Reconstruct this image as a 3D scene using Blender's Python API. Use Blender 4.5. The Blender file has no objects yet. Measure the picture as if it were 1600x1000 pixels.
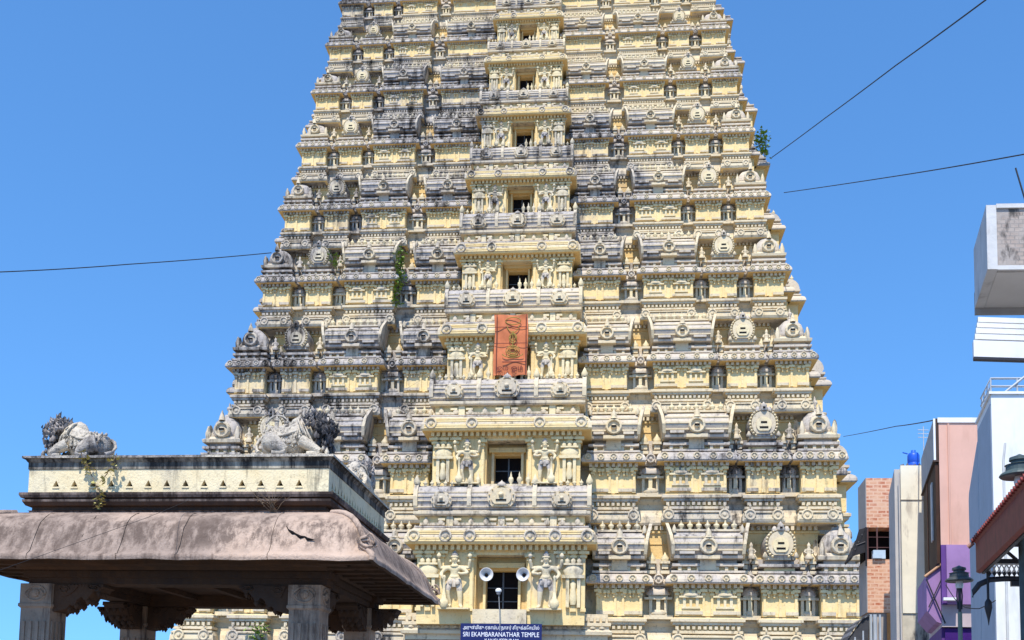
import bpy, math, random
from math import radians, sin, cos, pi, tan, atan2, hypot
from mathutils import Vector, Matrix
random.seed(7)
S = bpy.context.scene
COL = S.collection

# ------------------------------------------------------------------ camera
F, CX, CY = 1600.0, 800.0, 980.0            # focal length and principal point, in photo pixels
PITCH, ROLL = radians(5.0), radians(1.0)
EYE = Vector((0, 0, 1.6))
RM = Matrix.Rotation(pi/2 + PITCH, 3, 'X') @ Matrix.Rotation(ROLL, 3, 'Z')
cd = bpy.data.cameras.new('camera')
cam = bpy.data.objects.new('camera', cd); COL.objects.link(cam)
cam.matrix_world = Matrix.Translation(EYE) @ RM.to_4x4()
cd.sensor_width = 36; cd.lens = 36; cd.shift_y = (CY - 500)/1600.0
cd.clip_start = 0.1; cd.clip_end = 20000
S.camera = cam

# ------------------------------------------------------------------ world, sun, exposure
SUN_EL, SUN_AZ = radians(60), radians(14)    # sun behind the camera, a little to its left
w = bpy.data.worlds.new('World'); S.world = w; w.use_nodes = True
nt = w.node_tree; nt.nodes.clear()
sky = nt.nodes.new('ShaderNodeTexSky'); sky.sky_type = 'NISHITA'; sky.sun_disc = False
sky.sun_elevation = SUN_EL; sky.sun_rotation = pi + SUN_AZ
sky.air_density = 1.0; sky.dust_density = 0.2; sky.ozone_density = 3.0; sky.altitude = 100
tc = nt.nodes.new('ShaderNodeTexCoord'); vm = nt.nodes.new('ShaderNodeVectorMath'); vm.operation = 'MULTIPLY_ADD'
vm.inputs[1].default_value = (1, 1, .72); vm.inputs[2].default_value = (0, 0, .17)      # a clear dry-season sky: little milkiness low down
nt.links.new(tc.outputs['Generated'], vm.inputs[0]); nt.links.new(vm.outputs[0], sky.inputs[0])
bg = nt.nodes.new('ShaderNodeBackground'); bg.inputs[1].default_value = 0.142
wo = nt.nodes.new('ShaderNodeOutputWorld')
tn = nt.nodes.new('ShaderNodeMix'); tn.data_type = 'RGBA'; tn.blend_type = 'MULTIPLY'; tn.inputs[0].default_value = 1
tn.inputs[7].default_value = (.70, 1.17, 1.50, 1)
nt.links.new(sky.outputs[0], tn.inputs[6]); nt.links.new(tn.outputs[2], bg.inputs[0]); nt.links.new(bg.outputs[0], wo.inputs[0])
sl = bpy.data.lights.new('sun', 'SUN'); sl.energy = 4.8; sl.angle = radians(0.5); sl.color = (1.0, 0.945, 0.86)
so = bpy.data.objects.new('sun', sl); COL.objects.link(so)
sdir = Vector((-sin(SUN_AZ)*cos(SUN_EL), -cos(SUN_AZ)*cos(SUN_EL), sin(SUN_EL)))   # towards the sun
so.rotation_euler = sdir.to_track_quat('Z', 'Y').to_euler()
so.location = (-20, -30, 80)
vs = S.view_settings
S.display_settings.display_device = 'sRGB'
vs.view_transform = 'Standard'; vs.look = 'None'; vs.gamma = 1; vs.exposure = 0.3; vs.use_curve_mapping = False
S.cycles.max_bounces = 6; S.cycles.diffuse_bounces = 3

def at(px, py, Y):
    d = RM @ Vector(((px-CX)/F, -(py-CY)/F, -1))
    return EYE + d*(Y/d.y)
def zat(px, py, P):                          # height of pixel row py seen above ground point P
    d = RM @ Vector(((px-CX)/F, -(py-CY)/F, -1))
    return EYE.z + d.z/hypot(d.x, d.y)*hypot(P[0]-EYE.x, P[1]-EYE.y)

# ------------------------------------------------------------------ materials
class N:
    def __init__(s, name):
        s.m = bpy.data.materials.new(name); s.m.use_nodes = True
        s.t = s.m.node_tree; s.t.nodes.clear()
        s.o = s.n('ShaderNodeOutputMaterial'); s.b = s.n('ShaderNodeBsdfPrincipled')
        s.l(s.b.outputs[0], s.o.inputs[0])
        s.g = s.n('ShaderNodeNewGeometry')
    def n(s, k, **kw):
        x = s.t.nodes.new(k)
        for a, b in kw.items(): setattr(x, a, b)
        return x
    def l(s, a, b): s.t.links.new(a, b)
    def noise(s, scale, stretch=(1, 1, 1), detail=4, rough=.6, off=(0, 0, 0)):
        mp = s.n('ShaderNodeMapping'); mp.inputs['Scale'].default_value = stretch; mp.inputs['Location'].default_value = off
        s.l(s.g.outputs['Position'], mp.inputs['Vector'])
        x = s.n('ShaderNodeTexNoise'); x.inputs['Scale'].default_value = scale
        x.inputs['Detail'].default_value = detail; x.inputs['Roughness'].default_value = rough
        s.l(mp.outputs[0], x.inputs['Vector']); return x.outputs[0]
    def ramp(s, v, a, b, lo=0., hi=1.):
        x = s.n('ShaderNodeMapRange'); x.inputs[1].default_value = a; x.inputs[2].default_value = b
        x.inputs[3].default_value = lo; x.inputs[4].default_value = hi
        s.l(v, x.inputs[0]); return x.outputs[0]
    def math(s, op, a, b):
        x = s.n('ShaderNodeMath', operation=op)
        for i, q in enumerate((a, b)):
            if isinstance(q, (int, float)): x.inputs[i].default_value = q
            else: s.l(q, x.inputs[i])
        return x.outputs[0]
    def mix(s, f, a, b, mode='MIX'):
        x = s.n('ShaderNodeMix', data_type='RGBA', blend_type=mode)
        for i, q in ((0, f), (6, a), (7, b)):
            if isinstance(q, (int, float)): x.inputs[i].default_value = q
            elif isinstance(q, tuple): x.inputs[i].default_value = (*q, 1)
            else: s.l(q, x.inputs[i])
        return x.outputs[2]
    def bump(s, h, st, d=.02):
        x = s.n('ShaderNodeBump'); x.inputs['Strength'].default_value = st; x.inputs['Distance'].default_value = d
        s.l(h, x.inputs['Height']); s.l(x.outputs[0], s.b.inputs['Normal'])
    def done(s, col, rough=.85, spec=.25, metal=0.):
        if isinstance(col, tuple): s.b.inputs['Base Color'].default_value = (*col, 1)
        else: s.l(col, s.b.inputs['Base Color'])
        s.b.inputs['Roughness'].default_value = rough; s.b.inputs['Specular IOR Level'].default_value = spec
        s.b.inputs['Metallic'].default_value = metal
        return s.m

def stucco(name, base, alt, grey, dark, g0, g1, d0, d1, k=1., bump=.4, bd=.05, top=.5, sz=.22, mo=.35, band=None):
    """weathered plaster: patchy tone, grey mildew in patches, black streaks, dirt settled on ledges"""
    q = N(name)
    fine = q.noise(2.2*k, detail=5)
    c = q.mix(q.ramp(q.noise(.55*k, detail=3), .35, .65), base, alt)
    c = q.mix(q.ramp(fine, .3, .75, 0, .35), c, alt)
    big = q.noise(.085*k, (1, 1, .8), 5, .62, (31, 5, 9))
    patch = q.math('ADD', q.math('MULTIPLY', q.ramp(big, .17, .83), .78), q.math('MULTIPLY', q.noise(.8*k, (1, 1, .5), 5, .65, (3, 8, 1)), .40))
    sep = q.n('ShaderNodeSeparateXYZ'); q.l(q.g.outputs['Position'], sep.inputs[0])
    if k < 2: patch = q.math('ADD', patch, q.ramp(sep.outputs[0], -22, 10, .05, -.04))   # the west half of the tower is the mouldier one
    gm = q.ramp(patch, g0, g1)
    c = q.mix(gm, c, grey)
    nz = q.n('ShaderNodeSeparateXYZ'); q.l(q.g.outputs['True Normal'], nz.inputs[0])
    up = q.math('MULTIPLY', q.ramp(nz.outputs[2], .25, .8), q.ramp(fine, .35, .6, .25, 1.))
    c = q.mix(q.math('MULTIPLY', up, top), c, tuple(x*.55 for x in grey))
    streak = q.math('ADD', q.math('MULTIPLY', q.noise(1.7*k, (1, 1, sz), 5, .7, (7, 1, 2)), .6), q.math('MULTIPLY', patch, .4))
    c = q.mix(q.ramp(streak, d0, d1), c, dark)
    if band:                                                        # rain-wash grime caught on the belly of the eave, in long runs
        up_, dn = q.ramp(sep.outputs[2], band[0], band[1]), q.ramp(sep.outputs[2], band[2], band[3], 1, 0)
        run = q.math('ADD', q.math('MULTIPLY', q.noise(8.5, (1, 1, .05), 5, .72, (2, 2, 2)), .8), q.math('MULTIPLY', q.noise(1.3, (1, 1, .3), 4), .3))
        c = q.mix(q.math('MULTIPLY', q.math('MULTIPLY', up_, dn), q.ramp(run, .49, .62, 0, .8)), c, dark)
    mot = q.noise(3.6*k, detail=4, rough=.7, off=(2, 9, 4))
    c = q.mix(q.ramp(mot, .56, .70, 0, mo), c, dark)
    c = q.mix(q.ramp(mot, .28, .42, mo*.5, 0), c, tuple(min(.88, x*1.15) for x in alt))
    q.bump(q.math('ADD', fine, q.noise(9*k, detail=3)), bump, bd)
    return q.done(c, .9, .15)

M = {}
M['wall'] = stucco('cream limewash', (.82, .59, .26), (.86, .68, .36), (.50, .44, .38), (.11, .085, .065), .66, .88, .60, .75, sz=.13)
M['trim'] = stucco('weathered plaster moulding', (.68, .54, .33), (.74, .62, .42), (.46, .41, .36), (.05, .042, .036), .52, .76, .555, .68, mo=.42)
M['roof'] = stucco('grey weathered plaster', (.63, .52, .38), (.70, .59, .44), (.43, .39, .36), (.045, .038, .034), .42, .66, .545, .67, mo=.5)
M['pale'] = stucco('pale plaster figure', (.76, .61, .34), (.80, .67, .42), (.5, .45, .38), (.12, .10, .08), .58, .80, .56, .72)
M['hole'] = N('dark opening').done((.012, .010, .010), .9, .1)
M['shaded_cream'] = stucco('ochre limewash', (.76, .51, .20), (.80, .58, .27), (.50, .40, .28), (.16, .09, .05), .66, .9, .60, .8)  # cream wall's warm shade under eaves and in recesses, put into the colour
M['stone'] = stucco('brown sandstone', (.40, .27, .185), (.47, .345, .25), (.28, .215, .165), (.08, .058, .048), .50, .70, .54, .66, 3.0, .8, .015, .15, .12, .3)
M['eave'] = stucco('rain streaked sandstone', (.44, .315, .235), (.52, .385, .295), (.31, .235, .19), (.11, .078, .062), .50, .72, .56, .70, 3.2, .9, .015, .1, .08, .12, (3.86, 4.04, 4.36, 4.56))
M['stone_dark'] = stucco('smoked sandstone', (.26, .18, .14), (.34, .24, .19), (.20, .16, .14), (.045, .033, .028), .44, .66, .48, .60, 2.6, .6, .012, .15)
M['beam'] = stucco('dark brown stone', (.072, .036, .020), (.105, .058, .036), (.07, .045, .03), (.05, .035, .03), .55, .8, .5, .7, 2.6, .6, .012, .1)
M['para'] = stucco('limewashed parapet', (.78, .63, .37), (.82, .70, .46), (.46, .41, .32), (.08, .07, .055), .60, .80, .57, .70, 3.4, .7, .012, .4, .10, .4)
M['cope'] = stucco('blackened coping', (.50, .44, .33), (.60, .53, .40), (.25, .22, .185), (.04, .036, .032), .44, .62, .46, .58, 3.4, .6, .012, .2, .10)
M['statue'] = stucco('weathered stucco', (.58, .50, .385), (.68, .60, .47), (.34, .31, .29), (.08, .07, .062), .48, .68, .52, .66, 5, 1., .02, .3, .3, .7)
M['mane'] = stucco('soot dark stucco', (.25, .22, .20), (.46, .40, .35), (.12, .11, .11), (.02, .02, .02), .5, .7, .52, .66, 6, .5, .008, 0)

def plain(name, col, var=.15, k=1., rough=.7, spec=.3, metal=0., bump=.0, dirt=None, dr=(.58, .75)):
    q = N(name); n = q.noise(k*2, detail=5)
    c = q.mix(q.ramp(n, .3, .7), tuple(x*(1-var) for x in col), tuple(min(1, x*(1+var)) for x in col))
    if dirt: c = q.mix(q.ramp(q.noise(k*1.3, (1, 1, .25), 5, .7, (4, 4, 4)), *dr), c, dirt)
    if bump: q.bump(q.noise(k*8, detail=4), bump, .02)
    return q.done(c, rough, spec, metal)

# ------------------------------------------------------------------ mesh builder
class MB:
    def __init__(s, xf=None): s.v = []; s.f = []; s.m = []; s.sm = []; s.xf = xf
    def add(s, vs, fs, mat=0, smooth=False):
        b = len(s.v)
        s.v += [s.xf(*p) for p in vs] if s.xf else [tuple(p) for p in vs]
        for f in fs: s.f.append(tuple(b+i for i in f)); s.m.append(mat); s.sm.append(smooth)
    def box(s, x0, x1, y0, y1, z0, z1, mat=0):
        v = [(x0,y0,z0),(x1,y0,z0),(x1,y1,z0),(x0,y1,z0),(x0,y0,z1),(x1,y0,z1),(x1,y1,z1),(x0,y1,z1)]
        s.add(v, [(0,3,2,1),(4,5,6,7),(0,1,5,4),(1,2,6,5),(2,3,7,6),(3,0,4,7)], mat)
    def loft(s, x0, x1, y0, y1, prof, mats, full=False, caps=True, smooth=False):
        """rectangular mouldings: prof = [(outset, z)]; the back stays flush unless full"""
        v = []
        for o, z in prof:
            yb = y1+o if full else y1
            v += [(x0-o,y0-o,z),(x1+o,y0-o,z),(x1+o,yb,z),(x0-o,yb,z)]
        sides = (0, 1, 2, 3) if full else (0, 1, 3)
        for i in range(len(prof)-1):
            a, b = 4*i, 4*i+4
            m = mats[i] if isinstance(mats, (list, tuple)) else mats
            s.add(v[a:a+8], [(k, (k+1)%4, (k+1)%4+4, k+4) for k in sides], m, smooth)
        if caps:
            m = mats if not isinstance(mats, (list, tuple)) else mats[-1]
            s.add(v[:4], [(0,3,2,1)], m); s.add(v[-4:], [(0,1,2,3)], m)
    def lathe(s, cx, cy, prof, n=10, mat=0, sx=1., sy=1., sq=0., axis='z', cz=0., smooth=True):
        v = []
        for r, z in prof:
            for i in range(n):
                a = 2*pi*(i+.5)/n; c, d = cos(a), sin(a)
                if sq: k = (1-sq)+sq/max(abs(c), abs(d)); c *= k; d *= k
                if axis == 'z': v.append((cx+r*c*sx, cy+r*d*sy, cz+z))
                else: v.append((cx+r*c*sx, cy+z, cz+r*d*sy))          # axis y: z is along y
        f = []
        for i in range(len(prof)-1):
            for j in range(n):
                q = (i*n+j, i*n+(j+1)%n, (i+1)*n+(j+1)%n, (i+1)*n+j)
                f.append(q if axis == 'z' else q[::-1])
        s.add(v, f, mat, smooth)
        t = tuple(range((len(prof)-1)*n, len(prof)*n)); s.add(v, [t if axis == 'z' else t[::-1]], mat) if prof[-1][0] > 1e-3 else None
    def prism(s, poly, a, b, mat=0, plane='xz', smooth=False):
        """polygon in the xz (or yz) plane, extruded from a to b along the other axis"""
        n = len(poly)
        if plane == 'xz': v = [(p, a, q) for p, q in poly]+[(p, b, q) for p, q in poly]
        elif plane == 'yz': v = [(a, p, q) for p, q in poly]+[(b, p, q) for p, q in poly]
        else: v = [(p, q, a) for p, q in poly]+[(p, q, b) for p, q in poly]
        s.add(v, [tuple(range(n)), tuple(range(2*n-1, n-1, -1))], mat)
        s.add(v, [(i, (i+1)%n, (i+1)%n+n, i+n)[::-1] for i in range(n)], mat, smooth)
    def tube(s, pts, rad, n=6, mat=0, smooth=True):
        pts = [Vector(p) for p in pts]; v = []
        R = rad if isinstance(rad, (list, tuple)) else [rad]*len(pts)
        for i, p in enumerate(pts):
            t = (pts[min(i+1, len(pts)-1)]-pts[max(i-1, 0)]).normalized()
            u = t.cross(Vector((0, 0, 1)) if abs(t.z) < .9 else Vector((1, 0, 0))).normalized(); w_ = t.cross(u)
            for j in range(n):
                a = 2*pi*j/n; v.append(tuple(p+(u*cos(a)+w_*sin(a))*R[i]))
        f = [(i*n+j, i*n+(j+1)%n, (i+1)*n+(j+1)%n, (i+1)*n+j) for i in range(len(pts)-1) for j in range(n)]
        s.add(v, f, mat, smooth)
        s.add(v, [tuple(range(n-1, -1, -1)), tuple(range(len(v)-n, len(v)))], mat)
    def medal(s, cx, y, cz, r, d, mat=0, n=14, pit=None):
        """round kudu facing -y: raised rim, sunk field, boss"""
        pr = [(r, d*.2), (r, -d*.7), (r*.88, -d), (r*.74, -d), (r*.66, -d*.45), (r*.36, -d*.45), (r*.28, -d*.95), (.001, -d*1.05)]
        s.lathe(cx, y, pr, n, mat, axis='y', cz=cz, smooth=False)
        if pit is not None: s.box(cx-r*.3, cx+r*.3, y-d*1.12, y-d*.5, cz-r*.12, cz+r*.10, pit)
    def mesh(s, name):
        me = bpy.data.meshes.new(name); me.from_pydata(s.v, [], s.f)
        me.polygons.foreach_set('material_index', s.m); me.polygons.foreach_set('use_smooth', s.sm)
        me.update(); return me

def obj(name, mb, mats, parent=None, loc=None):
    me = mb.mesh(name) if isinstance(mb, MB) else mb
    if not me.materials:
        for m in (mats if isinstance(mats, (list, tuple)) else [mats]): me.materials.append(M[m] if isinstance(m, str) else m)
    o = bpy.data.objects.new(name, me); COL.objects.link(o)
    if parent: o.parent = parent
    if loc: o.location = loc
    return o
def tag(o, label, cat, group=None, kind=None):
    if label: o['label'] = label
    if cat: o['category'] = cat
    if group: o['group'] = group
    if kind: o['kind'] = kind
    return o
def thing(name, label, cat, loc=(0, 0, 0), rz=0., group=None):
    o = bpy.data.objects.new(name, None); COL.objects.link(o); o.location = loc; o.rotation_euler = (0, 0, rz)
    return tag(o, label, cat, group)
def skin_mesh(name, joints, edges, sub=2):
    """one continuous body: joints [(x, y, z, r)], grown with the Skin modifier; joint 0 is the root"""
    me = bpy.data.meshes.new(name); me.from_pydata([j[:3] for j in joints], edges, []); me.update()
    o = bpy.data.objects.new(name, me); COL.objects.link(o)
    sk = o.modifiers.new('skin', 'SKIN'); sk.use_smooth_shade = True
    lay = me.skin_vertices[0].data
    for i, j in enumerate(joints):
        lay[i].radius = (j[3], j[4] if len(j) > 4 else j[3]); lay[i].use_root = (i == 0)
    ss = o.modifiers.new('sub', 'SUBSURF'); ss.levels = sub; ss.render_levels = sub
    dg = bpy.context.evaluated_depsgraph_get(); dg.update()
    out = bpy.data.meshes.new_from_object(o.evaluated_get(dg)); out.name = name
    bpy.data.objects.remove(o); bpy.data.meshes.remove(me)
    out.polygons.foreach_set('use_smooth', [True]*len(out.polygons)); return out
def mesh_into(mb, me, mat=0, xf=None):
    vs_ = [tuple(xf @ v.co) if xf else tuple(v.co) for v in me.vertices]
    mb.add(vs_, [tuple(p.vertices) for p in me.polygons], mat, True)

# ------------------------------------------------------------------ ground
THETA = radians(5.3)                         # the temple front is turned this much from the camera
q = N('dusty paving'); n1 = q.noise(.6, detail=6)
br = q.n('ShaderNodeTexBrick'); br.inputs['Scale'].default_value = .8; br.inputs['Color1'].default_value = (.20, .175, .145, 1)
br.inputs['Color2'].default_value = (.165, .145, .12, 1); br.inputs['Mortar'].default_value = (.16, .14, .12, 1); br.inputs['Mortar Size'].default_value = .012
q.l(q.g.outputs['Position'], br.inputs['Vector'])
gm = q.done(q.mix(q.ramp(n1, .4, .7, 0, .6), br.outputs[0], (.24, .205, .16)), .9)
g = MB(); g.add([(-6000,-6000,0),(6000,-6000,0),(6000,6000,0),(-6000,6000,0)], [(0,1,2,3)])
tag(obj('ground', g, gm), None, None, kind='structure')

# ------------------------------------------------------------------ temple tower
T0 = Vector((-0.34, 82.0, 0))
tower = thing('temple_tower', 'tall cream and grey stepped temple gateway tower covered with carved shrines', 'temple tower', T0, -THETA)
E_ = [12.48, 22.55, 31.2, 39.1, 46.0, 52.2, 57.6, 62.5, 66.9]      # eave height of each storey
H_ = [10.3] + [E_[i]-E_[i-1] for i in range(1, 9)]
WE = [28.4, 26.9, 24.9, 23.0, 21.45, 20.25, 19.25, 18.25, 17.3]   # half width at the eave tips
YB = [0, .95, 1.95, 2.9, 3.7, 4.3, 4.85, 5.4, 5.9]                # how far each storey steps back
BW = [7.39, 6.68, 5.99, 5.2, 4.68, 4.07, 3.6, 3.09, 2.7]          # half width of the central bay at its eave
BX = [-.4, -.22, -.02, .15, .25, .3, .37, .46, .5]
BE = [14.95, 24.27, 32.6, 40.1, 47.25, 53.4, 58.8, 63.3, 67.6]    # eave height of the central bay
DEPTH = 30.0
TM = ['wall', 'trim', 'roof', 'hole', 'shaded_cream', 'pale']
WA, TR, RO, HO, SC, PA = range(6)

def pilaster(mb, x, y, z0, z1, s, h, wd=.2, mat=WA):
    mb.box(x-wd*.75*s, x+wd*.75*s, y-.13*s, y+.1, z0, z0+.025*h, mat)
    mb.box(x-wd*.5*s, x+wd*.5*s, y-.09*s, y+.1, z0+.025*h, z1-.068*h, mat)
    mb.box(x-wd*.85*s, x+wd*.85*s, y-.17*s, y+.1, z1-.068*h, z1-.052*h, mat)
    mb.box(x-wd*.6*s, x+wd*.6*s, y-.12*s, y+.1, z1-.052*h, z1-.040*h, mat)
    mb.box(x-wd*1.5*s, x+wd*1.5*s, y-.24*s, y+.1, z1-.040*h, z1-.020*h, mat)
    mb.box(x-wd*.7*s, x+wd*.7*s, y-.16*s, y+.1, z1-.020*h, z1, mat)
def niche(mb, x, y, z0, s, h, k=1.):
    """little pavilion-shaped niche with a domed cap"""
    a = .52*s*k
    mb.box(x-a*.9, x+a*.9, y-.14*s, y+.05, z0, z0+.016*h, PA)
    for t in (-1, 1): mb.box(x+t*a*.62-.09*s, x+t*a*.62+.09*s, y-.12*s, y+.05, z0+.016*h, z0+.085*h, PA)
    mb.box(x-a*.42, x+a*.42, y-.02*s, y+.05, z0+.016*h, z0+.085*h, SC)
    mb.box(x-.08*s, x+.08*s, y-.14*s, y+.02, z0+.016*h, z0+.07*h, PA)
    mb.box(x-a*1.15, x+a*1.15, y-.22*s, y+.05, z0+.085*h, z0+.098*h, PA)
    mb.lathe(x, y, [(a*.95, z0+.098*h), (a*1.0, z0+.112*h), (a*.7, z0+.135*h), (a*.2, z0+.15*h), (.01, z0+.165*h)], 10, TR, 1, .5)
def dentils(mb, x0, x1, y, z0, z1, step, depth, mat):
    n = max(2, int((x1-x0)/step)); st = (x1-x0)/n
    for i in range(n): mb.box(x0+st*(i+.22), x0+st*(i+.78), y-depth, y+.05, z0, z1, mat)

SEG_PROF = [(0,.485),(.24,.49),(.30,.505),(.27,.55),(.14,.588),(-.12,.592),(.14,.602),(.14,.622),(-.12,.628),(-.12,.664),(.14,.668),
            (.14,.686),(.26,.692),(.26,.715),(.06,.726),(-.08,.730),(-.08,.738),(0,.738),(0,.962),(.08,.964),(.08,.980),(.57,.980),(.63,.992),(.61,1.014),
            (.50,1.040),(.26,1.060),(-.06,1.063),(.26,1.070),(.26,1.086),(-.16,1.092),(-.16,1.116),(.19,1.122),(.19,1.143),(-.2,1.150),(-.2,1.175)]
SEG_MAT = [WA,TR,TR,TR,TR,TR,TR,TR,WA,TR,TR,TR,TR,WA,WA,WA,WA,WA,WA,SC,SC,RO,RO,RO,RO,RO,RO,RO,RO,WA,RO,RO,RO,RO]

def wall_segment(kind, wd, h, s, dep, kudus):
    mb = MB(); a = wd/2
    mb.loft(-a, a, 0, dep, [(o*s, z*h) for o, z in SEG_PROF], SEG_MAT)
    zb, zt = .738*h, .962*h
    dentils(mb, -a-.2*s, a+.2*s, -.08*s, .950*h, .980*h, .34*s, .20*s, TR)          # under the eave
    dentils(mb, -a-.05*s, a+.05*s, .10*s, .634*h, .662*h, .32*s, .20*s, TR)                    # dotted frieze
    if kind == 'A': ps = [-a+.12*s, -.24*s, .24*s, a-.12*s]
    elif kind == 'B': ps = [-a+.12*s, -.26*s, .26*s, a-.12*s]
    elif kind == 'P': ps = [-a+.14*s, 0, a-.14*s]
    else: ps = [-a+.14*s, -.1*s, a-.14*s]
    for x in ps: pilaster(mb, x, 0, zb, zt, s, h, .15)
    for x in ((-a*.5, a*.5) if kind in 'PK' else (-a*.72, -a*.36, a*.36, a*.72)):           # bracket pairs hanging under the eave
        for q_ in (-.17, .17): mb.box(x+(q_-.11)*s, x+(q_+.11)*s, -.26*s, .05, zt-.052*h, zt-.030*h, WA); mb.box(x+(q_-.05)*s, x+(q_+.05)*s, -.16*s, .05, zt-.080*h, zt-.052*h, WA)
    for z_ in (.520, .575): mb.box(-a-.2*s, a+.2*s, -.33*s, -.1, z_*h-.006*h, z_*h+.006*h, TR)
    if kind == 'B':
        for t in (-1, 1): niche(mb, t*a*.52, 0, zb+.055*h, s, h, min(1.2, a*.34/(.52*s)))
    edges = [-a]+ps+[a]
    for x0, x1 in ((-a, -.3*s), (.3*s, a)):
        mb.box(x0+.02, x1-.02, -.16*s, .05, zb+.010*h, zb+.036*h, TR)               # broken ledge at the foot of the wall
        mb.box(x0+.02, x1-.02, -.07*s, .05, zb+.036*h, zb+.052*h, WA)
    for x in kudus:                                                                # roundels on the base band
        mb.medal(x*a, -.27*s, .553*h, .046*h, .12*s, TR, 12)
        mb.lathe(x*a, -.30*s, [(.04*s, .612*h), (.09*s, .625*h), (.01, .648*h)], 6, TR)
    for x in (-.88, -.44, 0, .44, .88):                                            # small kudus on the eave
        mb.medal(x*(a+.4*s), -.57*s, 1.022*h, .03*h, .12*s, TR, 8)
    if wd > 2.2*s:
        n = max(2, int(wd/(.55*s)))
        for i in range(n): x = -a+wd*(i+.5)/n; mb.box(x-.1*s, x+.1*s, -.10*s, .2*s, 1.09*h, 1.119*h, TR)
    return mb

def kalasha(mb, x, y, z, r, hh, mat=RO, n=7):
    mb.lathe(x, y, [(r*.7, z), (r*.45, z+.18*hh), (r, z+.38*hh), (r*.85, z+.55*hh), (r*.3, z+.68*hh), (r*.4, z+.75*hh), (.005, z+hh)], n, mat)

def barrel_roof(wd, h, s, dep):
    """oblong shrine roof: wagon vault with horned gable ends, central kudu and a row of finials"""
    mb = MB(); a = wd/2+.10*s; z0, z1 = 1.175*h, 1.400*h; H = z1-z0
    pr = [(-.14*s, 0), (-.42*s, .02), (-.46*s, .10), (-.30*s, .13), (-.30*s, .18), (-.48*s, .30), (-.58*s, .44), (-.56*s, .58), (-.44*s, .74), (-.22*s, .88), (.06*s, .97), (.34*s, 1.0), (dep, 1.0), (dep, 0)]
    poly = [(y, z0+t*H) for y, t in pr]
    mb.prism(poly, -a, a, RO, 'yz')
    for t in (-1, 1):                                                              # gable plates, flaring outwards
        gp = [(-.16*s, z0+.02*H), (-.52*s, z0+.16*H), (-.70*s, z0+.48*H), (-.60*s, z0+.80*H), (-.3*s, z0+1.02*H), (.15*s, z0+1.30*H), (.6*s, z0+1.1*H), (dep*.9, z0+.98*H), (dep*.9, z0+.02*H)]
        fl = MB(lambda x, y, z, t=t: (x+t*.34*s*max(0, (z-z0)/H-.25)**1.5, y, z))
        x = t*a; fl.prism(gp, min(x-t*.06*s, x+t*.14*s), max(x-t*.06*s, x+t*.14*s), TR, 'yz')
        mb.add(fl.v, fl.f, TR)
        mb.lathe(t*a*.99, -.30*s, [(.1*s, z0+.9*H), (.16*s, z0+1.02*H), (.02, z0+1.2*H)], 6, TR)
    r = .30*H                                                                      # central kudu
    mb.medal(0, -.54*s, z0+.42*H, r, .28*s, TR, 14, HO)
    mb.box(-r*1.25, r*1.25, -.72*s, -.1*s, z0-.02*H, z0+.10*H, TR)
    mb.lathe(0, -.62*s, [(r*.5, z0+.70*H), (r*.32, z0+.82*H), (r*.38, z0+.88*H), (.01, z0+1.06*H)], 7, TR)
    for t in (-1, 1): mb.box(t*a*.62-a*.22, t*a*.62+a*.22, -.60*s, -.2*s, z0+.16*H, z0+.25*H, RO)
    for q_, y_ in ((.30, -.50), (.52, -.59), (.74, -.46)): mb.box(-a+.03, a-.03, y_*s-.05*s, y_*s+.1*s, z0+(q_-.025)*H, z0+(q_+.025)*H, TR)
    mb.box(-r*.9, r*.9, -.28*s, .1, 1.09*h, 1.17*h, TR)
    n = max(3, int(round(wd/(.58*s))))
    mb.box(-a+.15*s, a-.15*s, -.12*s, .6*s, z1-.02*H, z1+.05*H, TR)
    for i in range(n): kalasha(mb, (-a+.2*s)+(2*a-.4*s)*(i+.5)/n, .05*s, z1+.04*H, .20*s, .078*h, PA, 7)
    return mb

def arch_roof(wd, h, s, dep):
    """arched shrine seen from the front: a big horseshoe gable with beaded rim and lion mask crown"""
    mb = MB(); z0 = 1.175*h; R = min(wd*.52, .122*h); cz = z0+R*.98
    mb.box(-wd*.42, wd*.42, -.25*s, dep, z0, z0+.03*h, TR)
    out = [(sin(t)*R*(1+.05*cos(t*2)), cz-cos(t)*R) for t in [radians(32+296*i/22) for i in range(23)]]
    mb.prism(out[::-1], -.30*s, dep, RO, 'xz')
    inn = [(x*.82, cz+(z-cz)*.82) for x, z in out]
    mb.prism(inn[::-1], -.42*s, -.2*s, TR, 'xz')
    for i in range(0, 23, 1):
        x, z = out[i]; x *= .92; z = cz+(z-cz)*.92; q_ = .075*R
        mb.lathe(x, -.30*s, [(q_*1.2, 0), (q_*1.1, -.1*s), (.01, -.17*s)], 6, PA, axis='y', cz=z)
    inn2 = [(x*.52, cz-.1*R+(z-cz)*.5) for x, z in out]
    mb.prism(inn2[::-1], -.50*s, -.3*s, PA, 'xz')
    mb.box(-R*.2, R*.2, -.52*s, -.4*s, cz-.02*R, cz+.10*R, HO)
    mb.box(-R*.28, R*.28, -.52*s, -.4*s, cz-.36*R, cz-.24*R, HO)
    zt = cz+R*.96
    for t in (-1, 1):
        mb.lathe(t*R*.38, -.3*s, [(.16*R, zt-.16*R), (.2*R, zt-.04*R), (.1*R, zt+.14*R), (.01, zt+.2*R)], 6, RO)
        mb.lathe(t*R*.95, -.25*s, [(.1*R, z0+.1*R), (.2*R, z0+.2*R), (.05*R, z0+.48*R)], 6, TR)
    mb.lathe(0, -.34*s, [(.22*R, zt-.14*R), (.30*R, zt), (.2*R, zt+.18*R), (.24*R, zt+.24*R), (.08*R, zt+.4*R), (.01, zt+.5*R)], 8, RO)
    mb.box(-.08*R, .08*R, -.34*s-.3*R, -.34*s-.2*R, zt-.02*R, zt+.1*R, HO)
    return mb

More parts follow.
